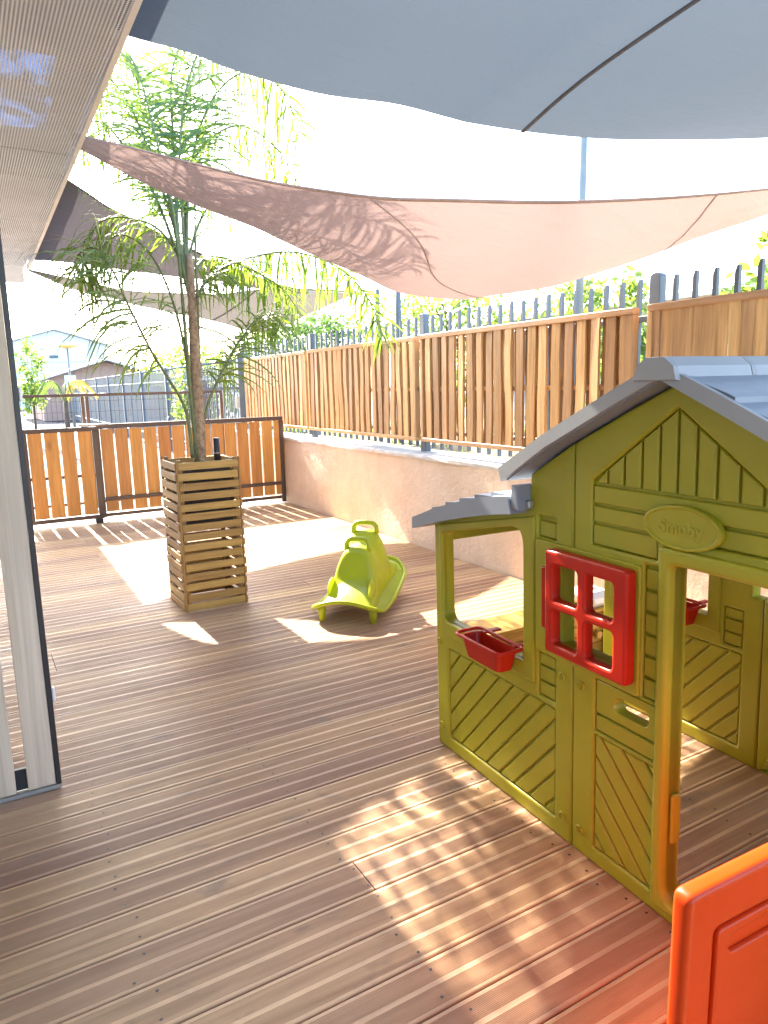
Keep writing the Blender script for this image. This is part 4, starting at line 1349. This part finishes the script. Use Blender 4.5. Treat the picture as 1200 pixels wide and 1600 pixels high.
for mir in (False, True):
    r = slope_strip(mir, -0.058, 0.998, [(u, z) for u, z in LOW], [(u + 0.002, z - 0.012) for u, z in UPR], 'roof', M['roof_plastic'])
    roofs.append(r)
    slope_strip(mir, -0.074, -0.0585, [(LOW[0][0] - 0.012, LOW[0][1] - 0.002)] + [(u, z + 0.004) for u, z in LOW[1:]], [(UPR[0][0] - 0.008, UPR[0][1] + 0.002)] + [(u, z + 0.002) for u, z in UPR[1:]], 'barge_board', M['roof_edge'])
    # shingle courses
    f = (lambda u: 2 * UC - u) if mir else (lambda u: u)
    def up(u):
        for (a, za), (b_, zb) in zip(UPR[:-1], UPR[1:]):
            if u <= b_ + 1e-9: return za + (zb - za) * (u - a) / (b_ - a)
        return UPR[-1][1]
    us = [0.530, 0.668, 0.806, 0.944, 1.082]
    for ci, (ua, ub) in enumerate(zip(us[:-1], us[1:])):
        nt = 4
        for q in range(nt):
            off = 0.13 if ci % 2 else 0.0
            wa = -0.055 + q * 0.262 + off * 0.0; wb = wa + 0.255
            if ci % 2: wa, wb = wa + (0.05 if q else 0.0), wb + (0.05 if q < 3 else 0)
            za, zb = up(ua) - 0.011, up(ub) - 0.011
            cv = 0.012
            vs = []
            for ww in (wa, wb):
                vs += [(f(ua), ww, za), (f(ub), ww, zb), (f(ub), ww, zb + 0.006), (f(ua + 0.02), ww, za + 0.028), (f(ua), ww, za + 0.019)]
            fs = [(0, 1, 2, 3, 4), (9, 8, 7, 6, 5)] + [(i, 5 + i, 5 + (i + 1) % 5, (i + 1) % 5) for i in range(5)]
            mb = MB(); mb.add(vs, fs, SH); obj('shingle', mb, M['roof_plastic'], r, fix=True)
for q in range(4):
    wa = -0.086 + q * 0.275; wb = wa + 0.272
    pr = [(-0.068, -0.040), (-0.058, -0.006), (-0.030, 0.016), (0.030, 0.016), (0.058, -0.006), (0.068, -0.040)]
    mb = MB(); vs = []
    for ww, s in ((wa, 0.93), (wa + 0.012, 1.0), (wb - 0.012, 1.0), (wb, 0.93)):
        vs += [(UC + a * s, ww, 1.482 + b_ * s) for a, b_ in pr]
    n = len(pr); fs = [tuple(range(n)), tuple(reversed(range(3 * n, 4 * n)))]
    for s in range(3):
        fs += [(s * n + i, (s + 1) * n + i, (s + 1) * n + (i + 1) % n, s * n + (i + 1) % n) for i in range(n)]
    mb.add(vs, fs, SH); obj('ridge_cap', mb, M['roof_edge'], house, fix=True)
# lean-to roof
EX = [(-0.066, 0.886), (0.10, 0.936), (0.30, 0.986), (0.48, 1.023), (0.562, 1.036)]
EU = [(-0.066, 0.930), (0.10, 0.990), (0.30, 1.047), (0.46, 1.080), (0.545, 1.090)]
lr = slope_strip(False, -0.062, 1.0, EX, EU, 'lean_to_roof', M['roof_plastic'])
for k in range(5):
    u = 0.035 + 0.095 * k
    z = np.interp(u, [p[0] for p in EU], [p[1] for p in EU]); z2 = np.interp(u + 0.08, [p[0] for p in EU], [p[1] for p in EU])
    mb = MB(); vs = []
    for ww in (-0.03, 0.97):
        vs += [(u, ww, z - 0.004), (u + 0.088, ww, z2 - 0.004), (u + 0.088, ww, z2 + 0.004), (u + 0.012, ww, z + 0.017), (u, ww, z + 0.014)]
    mb.add(vs, [(0, 1, 2, 3, 4), (9, 8, 7, 6, 5)] + [(i, 5 + i, 5 + (i + 1) % 5, (i + 1) % 5) for i in range(5)], SH)
    obj('shingle_course', mb, M['roof_plastic'], lr, fix=True)
mb = MB(); mb.prism([(0.548, 1.048), (0.590, 1.050), (0.580, 1.128), (0.556, 1.128)], -0.055, 0.99, 0.004, SH); obj('roof_flashing', mb, M['roof_plastic'], lr, fix=True)
mb = MB(); mb.box((0.572, -0.024, 1.056), (0.606, -0.0015, 1.080), 0.004, SH); obj('roof_clip', mb, M['galv'], lr)

# open half door
DW, DZ0, DZ1 = 0.445, 0.035, 0.545
do = link('door', plate_mesh('door', [rounded(rect(0, DW, DZ0, DZ1), 0.022, 5), rounded(rect(0.075, DW - 0.06, DZ0 + 0.07, DZ1 - 0.092), 0.012, 4)], 0, 0.042, 0.013, M['orange'], bres=4), house, (1.578, -0.468, 0))
do.rotation_euler = (0, 0, math.pi / 2)
link('door_panel', plate_mesh('door_panel', [rect(0.06, DW - 0.045, DZ0 + 0.055, DZ1 - 0.075)], 0.018, 0.036, 0.003, M['orange']), do)
slot = rounded(rect(0.125, 0.30, DZ1 - 0.168, DZ1 - 0.128), 0.019, 6)
link('door_panel', plate_mesh('door_panel', [rounded(rect(0.092, DW - 0.076, DZ0 + 0.088, DZ1 - 0.106), 0.012, 4), slot], 0.006, 0.0195, 0.005, M['orange']), do)
mb = MB(); mb.box((DW + 0.001, 0.008, 0.12), (DW + 0.022, 0.030, 0.20), 0.004); mb.box((DW + 0.001, 0.008, 0.40), (DW + 0.022, 0.030, 0.48), 0.004)
obj('hinge', mb, M['orange'], do)

flower_box(0.0, 'red plastic flower box hooked on the front window sill of the playhouse')
flower_box(0.90, 'red plastic flower box on the rear sill, seen through the playhouse door', sgn=-1)

# ------------------------------------------------------------------ rocking toy
rk = thing('rocking_toy', 'lime green plastic seesaw rocker with two loop handles on the deck', 'rocker', (2.15, 4.06, 0), math.atan2(0.72, 0.69))
def rz(a, b):
    return 0.128 + 0.10 * a + 0.062 * (a / 0.42) ** 2 - 0.055 * (b / 0.22) ** 2
def plan_b(a):
    t = abs(a) / 0.43
    return 0.225 * (1 - max(0, (t - 0.72) / 0.28) ** 2 * 0.35)
mb = MB(); na, nb = 30, 16; vs = []; fs = []
for layer, dz in ((0, 0.0), (1, -0.012)):
    for i in range(na + 1):
        a = -0.43 + 0.86 * i / na; bw = plan_b(a)
        for j in range(nb + 1):
            b = -bw + 2 * bw * j / nb
            vs.append((a, b, rz(a, b) + dz))
k = (na + 1) * (nb + 1)
for i in range(na):
    for j in range(nb):
        q = i * (nb + 1) + j
        fs.append((q, q + nb + 1, q + nb + 2, q + 1)); fs.append((k + q, k + q + 1, k + q + nb + 2, k + q + nb + 1))
mb.add(vs, fs, smooth=True)
obj('base', mb, M['lime'], rk)
ring = []
for i in range(na + 1):
    a = -0.43 + 0.86 * i / na; ring.append((a, -plan_b(a), rz(a, plan_b(a)) + 0.002))
ring += [(0.43, -plan_b(0.43) + 2 * plan_b(0.43) * j / 10, rz(0.43, -plan_b(0.43) + 2 * plan_b(0.43) * j / 10) + 0.002) for j in range(1, 10)]
for i in range(na, -1, -1):
    a = -0.43 + 0.86 * i / na; ring.append((a, plan_b(a), rz(a, plan_b(a)) + 0.002))
ring += [(-0.43, plan_b(0.43) - 2 * plan_b(0.43) * j / 10, rz(-0.43, plan_b(0.43) - 2 * plan_b(0.43) * j / 10) + 0.002) for j in range(1, 10)]
mb = MB(); mb.tube(ring + [ring[0]], 0.014, 8, cap=False); obj('rolled_edge', mb, M['lime'], rk)
# moulded body: lofted humps
secs = [(-0.385, 0.125, 0.004), (-0.33, 0.135, 0.045), (-0.27, 0.135, 0.070), (-0.21, 0.130, 0.090), (-0.170, 0.128, 0.150), (-0.145, 0.122, 0.250), (-0.110, 0.118, 0.304), (-0.045, 0.114, 0.308),
        (-0.010, 0.112, 0.285), (0.03, 0.112, 0.280), (0.060, 0.114, 0.315), (0.095, 0.116, 0.358), (0.150, 0.116, 0.360), (0.190, 0.120, 0.290), (0.215, 0.116, 0.170), (0.26, 0.130, 0.098), (0.32, 0.132, 0.066), (0.385, 0.122, 0.006)]
mb = MB(); vs = []; fs = []; n = 20
for a, w, h in secs:
    for j in range(n + 1):
        t = math.pi * j / n
        ct, st = math.cos(t), math.sin(t)
        b = w * (abs(ct) ** 0.55) * (1 if ct > 0 else -1) * (1.0 + 0.28 * (1 - st))
        zz = h * (st ** 0.55)
        vs.append((a, b, rz(a, b) - 0.004 + zz))
for i in range(len(secs) - 1):
    for j in range(n):
        q = i * (n + 1) + j
        fs.append((q, q + 1, q + n + 2, q + n + 1))
mb.add(vs, fs, smooth=True)
body = obj('body', mb, M['lime'], rk, fix=True)
md = body.modifiers.new('smooth', 'SUBSURF'); md.levels = 1; md.render_levels = 1
for a0, h0, wd in ((-0.066, 0.452, 0.072), (0.124, 0.524, 0.076)):
    pts = []
    base = rz(a0, 0) + (0.265 if a0 < 0 else 0.32)
    top = h0 + 0.012
    pts = spline([(a0, -wd - 0.004, base), (a0, -wd, base + 0.05), (a0, -wd + 0.004, top - 0.02), (a0, -wd + 0.022, top), (a0, 0, top + 0.004), (a0, wd - 0.022, top), (a0, wd - 0.004, top - 0.02), (a0, wd, base + 0.05), (a0, wd + 0.004, base)], 28)
    mb = MB(); mb.tube([tuple(p) for p in pts], 0.0160, 10); obj('handle', mb, M['lime'], rk)
for sgn in (-1, 1):
    mb = MB()
    n1, n2 = 12, 8; vs = []; fs = []
    for i in range(n2 + 1):
        ph = math.pi / 2 * i / n2
        for j in range(n1):
            th = 2 * math.pi * j / n1
            vs.append((-0.235 + 0.080 * math.cos(th) * math.cos(ph), sgn * 0.128 + sgn * 0.020 * math.sin(ph), rz(-0.235, 0.1) + 0.060 + 0.078 * math.sin(th) * math.cos(ph)))
    for i in range(n2):
        for j in range(n1):
            fs.append((i * n1 + j, i * n1 + (j + 1) % n1, (i + 1) * n1 + (j + 1) % n1, (i + 1) * n1 + j))
    mb.add(vs, fs, smooth=True); obj('leg_shell', mb, M['lime'], rk, fix=True)
for a in (-0.345, 0.345):
    for b in (-0.165, 0.165):
        zt = rz(a, b) - 0.008; zb = 0.0 if a < 0 else zt - 0.085
        mb = MB(); mb.tube([(a, b, zt), (a, b, (zt + zb) / 2), (a, b, zb + 0.004), (a, b, zb)], [0.030, 0.024, 0.018, 0.012], 10); obj('foot', mb, M['lime'], rk)

# ------------------------------------------------------------------ pine bench behind the playhouse
sb = thing('plank_bench', 'varnished yellow pine plank bench behind the playhouse', 'bench', (2.00, 2.60, 0))
for k in range(4):
    z0 = 0.004 + 0.0575 * k
    mb = MB(); mb.box((0.0, 0.0, z0), (0.90, 0.022, z0 + 0.055), 0.004); obj('plank', mb, M['yellow_wood'], sb)
    mb = MB(); mb.box((0.0, 0.168, z0), (0.90, 0.19, z0 + 0.055), 0.004); obj('plank', mb, M['yellow_wood'], sb)
mb = MB(); mb.box((-0.012, -0.014, 0.2345), (0.912, 0.204, 0.252), 0.004); obj('seat_board', mb, M['yellow_wood'], sb)
for x0 in (0.0, 0.83):
    mb = MB(); mb.box((x0, -0.046, 0.001), (x0 + 0.06, -0.0005, 0.2335), 0.004); obj('post', mb, M['yellow_post'], sb)
    mb = MB(); mb.box((x0, 0.023, 0.001), (x0 + 0.06, 0.167, 0.2335)); obj('post', mb, M['yellow_post'], sb)
mb = MB(); mb.tube([(0.78, -0.03, 0.115), (0.78, -0.0005, 0.115)], 0.020, 14); obj('peg', mb, M['yellow_wood'], sb)
cu_ = thing('white_tub_lid', 'rounded white plastic lid resting on the end of the pine bench', 'lid', (2.80, 2.61, 0.2525))
mb = MB(); mb.box((-0.07, -0.02, 0), (0.095, 0.18, 0.085), 0.028); obj('lid_shell', mb, M['white_plastic'], cu_)
mb = MB(); mb.box((-0.03, 0.05, 0.0855), (0.05, 0.08, 0.098), 0.005); obj('grip', mb, M['white_plastic'], cu_)

# ------------------------------------------------------------------ planting and buildings beyond the fence
def leafy(center, radii, n, size, seed):
    r = np.random.default_rng(seed)
    vs = []; fs = []
    clumps = r.normal(0, 1, (max(14, n // 55), 3)); clumps /= np.linalg.norm(clumps, axis=1, keepdims=True)
    clumps *= (0.45 + 0.55 * r.random((len(clumps), 1)) ** 0.5)
    for k in range(n):
        c = clumps[r.integers(0, len(clumps))]
        p = (c + r.normal(0, 0.17, 3)) * radii + center
        d = r.normal(0, 1, 3); d[2] -= 0.4; d /= np.linalg.norm(d)
        s = np.cross(d, r.normal(0, 1, 3)); s /= np.linalg.norm(s) + 1e-9
        L = size * r.uniform(0.6, 1.3); w = L * 0.24
        o = len(vs)
        vs += [tuple(p), tuple(p + d * L * 0.45 + s * w), tuple(p + d * L), tuple(p + d * L * 0.45 - s * w)]
        fs.append((o, o + 1, o + 2, o + 3))
    return vs, fs, clumps * radii * 0.8 + center

def tree(label, x, y, z0, h, radii, n, size, m, seed, name='tree', cat='tree', group='trees and shrubs beyond the fence', tr=0.05):
    root = thing(name, label, cat, (x, y, z0), group=group)
    c = np.array([0, 0, h - radii[2] * 0.9])
    vs, fs, cl = leafy(c, np.array(radii), n, size, seed)
    mb = MB()
    r = random.Random(seed)
    mid = Vector((r.uniform(-.1, .1), r.uniform(-.1, .1), c[2] * 0.5))
    mb.tube([(0, 0, -0.1), mid, Vector(c)], [tr * 1.3, tr, tr * 0.5], 8)
    for k in range(min(12, len(cl))):
        q = Vector(cl[k]); s = mid.lerp(Vector(c), r.uniform(0.1, 0.9))
        mb.tube([s, s.lerp(q, 0.5) + Vector((0, 0, 0.06)), q], [tr * 0.45, tr * 0.28, tr * 0.1], 5)
    obj('trunk', mb, M['bark'], root)
    me = bpy.data.meshes.new('crown'); me.from_pydata(vs, [], fs); me.materials.append(m)
    link('crown', me, root)
    return root
tree('dark green tree over the far end of the timber fence', 8.3, 20.0, 0.9, 2.5, (1.4, 1.4, 0.95), 2600, 0.16, M['leaf_dark'], 1)
tree('dark rounded tree beside the palm tips beyond the fence', 10.2, 20.6, 0.9, 2.75, (1.2, 1.2, 0.95), 2400, 0.16, M['leaf_dark'], 2)
tree('light green tree behind the dark sail post', 8.2, 11.6, 0.9, 2.35, (1.15, 1.1, 0.75), 2000, 0.13, M['leaf_mid'], 3)
tree('bushy green shrub behind the pale post', 6.1, 6.1, 0.85, 1.65, (0.62, 0.7, 0.62), 1900, 0.10, M['leaf_mid'], 4, 'shrub', 'shrub', tr=0.025)
tree('yellow-green shrub left of the large steel post', 5.6, 5.0, 0.85, 1.45, (0.34, 0.36, 0.5), 1300, 0.09, M['leaf_mid'], 5, 'shrub', 'shrub', tr=0.02)
tree('low shrub seen through the gaps of the middle timber panel', 5.2, 6.6, 0.85, 1.0, (0.45, 0.8, 0.42), 900, 0.09, M['leaf_mid'], 6, 'shrub', 'shrub', tr=0.02)
tree('low shrub seen through the gaps of the near timber panel', 5.0, 4.0, 0.85, 0.9, (0.45, 0.8, 0.4), 900, 0.08, M['leaf_mid'], 7, 'shrub', 'shrub', tr=0.02)
tree('sparse tree reaching in at the top right above the bars', 7.6, 4.55, 0.9, 2.12, (0.4, 0.45, 0.4), 300, 0.14, M['leaf_mid'], 8)
tree('yellow-green hedge plant in front of the grey-roofed house', 9.0, 6.1, 0.95, 1.62, (0.5, 0.7, 0.35), 900, 0.12, M['leaf_mid'], 9, 'shrub', 'shrub', tr=0.03)
tree('pale bushy shrub beside the grey shutter in the yard', 1.62, 22.0, 0, 2.75, (0.42, 0.5, 0.9), 1100, 0.13, M['leaf_mid'], 10, 'shrub', 'shrub', group='plants in the yard', tr=0.03)
tree('green garden tree beyond the yard fence behind the palm trunk', 6.5, 24, 0, 2.9, (1.6, 1.6, 1.1), 2200, 0.18, M['leaf_mid'], 11, group='plants in the yard')
tree('low green shrub left of the bar gate', 4.6, 15.5, 0, 2.0, (0.7, 0.9, 0.8), 1600, 0.14, M['leaf_mid'], 12, 'shrub', 'shrub', group='plants in the yard', tr=0.03)

# yellow palm in the yard
yp = thing('yellow_palm', 'small palm with a yellow arching frond in the yard', 'palm', (2.0, 18.0, 0))
mb = MB(); mb.tube([(0, 0, 0), (0, 0, 1.25)], [0.07, 0.05], 8); obj('trunk', mb, M['bark'], yp)
for k, ang in enumerate((0.1, 0.7, 2.4, 3.6, 4.8)):
    P = spline([(0, 0, 1.2), (0.16 * math.cos(ang), 0.16 * math.sin(ang), 1.6), (0.42 * math.cos(ang), 0.42 * math.sin(ang), 1.68), (0.68 * math.cos(ang), 0.68 * math.sin(ang), 1.38)], 24)
    mb = MB(); mb.tube([tuple(p) for p in P], 0.012, 5)
    for i in range(3, 24):
        for s in (-1, 1):
            p = Vector(P[i]); lat = Vector((-math.sin(ang), math.cos(ang), 0)) * s
            q = p + lat * 0.14 + Vector((0, 0, -0.16)) + Vector((math.cos(ang), math.sin(ang), 0)) * 0.06
            w = Vector((math.cos(ang), math.sin(ang), 0)) * 0.016
            mb.add([p - w, p + w, q], [(0, 1, 2)])
    obj('frond', mb, M['leaf_yellow'] if k < 2 else M['leaf_mid'], yp)

M['wall_pale'] = mat_plain('pale_render', (0.62, 0.70, 0.74), 0.8, var=0.06)
M['roof_pale'] = mat_plain('pale_metal_roof', (0.66, 0.66, 0.64), 0.5, var=0.08)
M['wall_brown'] = mat_plain('brown_render', (0.40, 0.27, 0.22), 0.85, var=0.1)
M['lamp_head'] = mat_plain('amber_lamp_cover', (0.75, 0.55, 0.16), 0.4, var=0.05)
M['glass_dark'] = mat_plain('dark_window', (0.05, 0.09, 0.12), 0.1, var=0.05)

def gabled(label, x0, x1, y0, y1, h, hp, wall_m, roof_m, z0=0.0, over=0.3, apex=0.5, wins=()):
    root = thing('building', label, 'building', ((x0 + x1) / 2, y0, z0))
    cx = (x0 + x1) / 2; W_ = x1 - x0; D = y1 - y0; xa_ = (apex - 0.5) * W_
    mb = MB()
    vs = []
    for y in (0, D):
        vs += [(-W_ / 2, y, 0), (W_ / 2, y, 0), (W_ / 2, y, h), (xa_, y, hp), (-W_ / 2, y, h)]
    mb.add(vs, [(0, 1, 2, 3, 4), (9, 8, 7, 6, 5), (0, 4, 9, 5), (1, 6, 7, 2)])
    obj('wall', mb, wall_m, root)
    for s in (-1, 1):
        e = s * W_ / 2 + s * over; sl = (hp - h) / (W_ / 2 - s * xa_) if True else 0
        ze = h - sl * over
        mb = MB(); vs = []
        for y in (-over, D + over):
            vs += [(xa_, y, hp + 0.03), (e, y, ze + 0.03), (e, y, ze + 0.13), (xa_, y, hp + 0.13)]
        mb.add(vs, [(0, 1, 2, 3), (7, 6, 5, 4), (0, 4, 5, 1), (3, 2, 6, 7), (1, 5, 6, 2)])
        obj('roof', mb, roof_m, root, fix=True)
    for (a, b, c, d, nm, mm) in wins:
        mb = MB(); mb.box((a, -0.06, c), (b, -0.005, d), 0.01); obj(nm, mb, mm, root)
    return root
def vent(label, x, y, z, r):
    o = thing('roof_vent', label, 'vent', (x, y, z))
    mb = MB(); mb.tube([(0, 0, -0.5), (0, 0, 0.05)], r * 0.55, 12); obj('neck', mb, M['galv'], o)
    vs = []; fs = []; n = 16
    for i in range(9):
        ph = -math.pi / 2 + math.pi * i / 8
        for j in range(n):
            rr = r * math.cos(ph) * (1 + 0.06 * (j % 2))
            vs.append((rr * math.cos(2 * math.pi * j / n), rr * math.sin(2 * math.pi * j / n), r * 0.95 * math.sin(ph) + r))
    for i in range(8):
        for j in range(n):
            fs.append((i * n + j, i * n + (j + 1) % n, (i + 1) * n + (j + 1) % n, (i + 1) * n + j))
    mb = MB(); mb.add(vs, fs); obj('turbine', mb, M['galv'], o)
    mb = MB(); mb.box((-r * 3.4, -r * 0.4, -0.06), (-r * 1.0, r * 0.4, 0.14), 0.02); obj('duct', mb, M['galv'], o)
gabled('large pale blue gabled hall far behind the yard', 3.2, 11.6, 70, 92, 5.5, 6.75, M['wall_pale'], M['roof_pale'], over=0.5,
       wins=[(-0.55, 0.15, 4.35, 4.60, 'louvre', M['glass_dark']), (-4.1, 4.1, 4.02, 4.06, 'cornice', M['galv']), (-2.2, 3.2, 2.0, 2.35, 'window', M['glass_dark']), (-2.6, -2.56, 4.2, 5.6, 'downpipe', M['galv'])])
gabled('low brown-walled house with a broad white roof beyond the yard', 3.4, 9.6, 40, 48, 2.0, 2.95, M['wall_brown'], M['roof_pale'], over=0.7, wins=[(-1.4, -0.7, 1.2, 1.7, 'window', M['glass_dark']), (1.0, 1.8, 1.2, 1.7, 'window', M['glass_dark'])])
vent('spinning roof vent on the pale hall, upper left', 5.9, 70.5, 6.1, 0.32)
vent('spinning roof vent on the brown house, right of the lamp', 6.55, 40.6, 3.0, 0.24)
rb = gabled('flat-toned grey house behind the fence at the right edge', 13.5, 24, 4.0, 18, 2.30, 3.3, M['roof_pale'], M['roof_pale'], z0=0.85, over=0.9)
for y in (6.0, 8.0, 10.0, 12.0):
    mb = MB(); mb.box((-5.28, y, 1.25), (-5.255, y + 1.1, 1.85)); w_ = obj('louvre_window', mb, M['glass_dark'], rb)
    for k in range(5):
        mb = MB(); mb.box((-5.31, y, 1.28 + 0.11 * k), (-5.285, y + 1.1, 1.33 + 0.11 * k)); obj('slat', mb, M['white_paint'], w_)
lp = thing('yard_lamp', 'slim yard lamp with a flat amber head', 'lamp', (3.58, 30, 0))
mb = MB(); mb.tube([(0, 0, 0), (0, 0, 3.1)], [0.05, 0.035], 10); obj('pole', mb, M['grey_pole'], lp)
mb = MB(); mb.tube([(0, 0, 3.05), (0, 0, 3.12), (0, 0, 3.18), (0, 0, 3.24)], [0.10, 0.36, 0.34, 0.12], 20); obj('lamp_head', mb, M['lamp_head'], lp)
mb = MB(); mb.box((-0.2, -0.06, 1.6), (0.2, 0.0, 2.05), 0.01); obj('sign_board', mb, M['wall_pale'], lp)
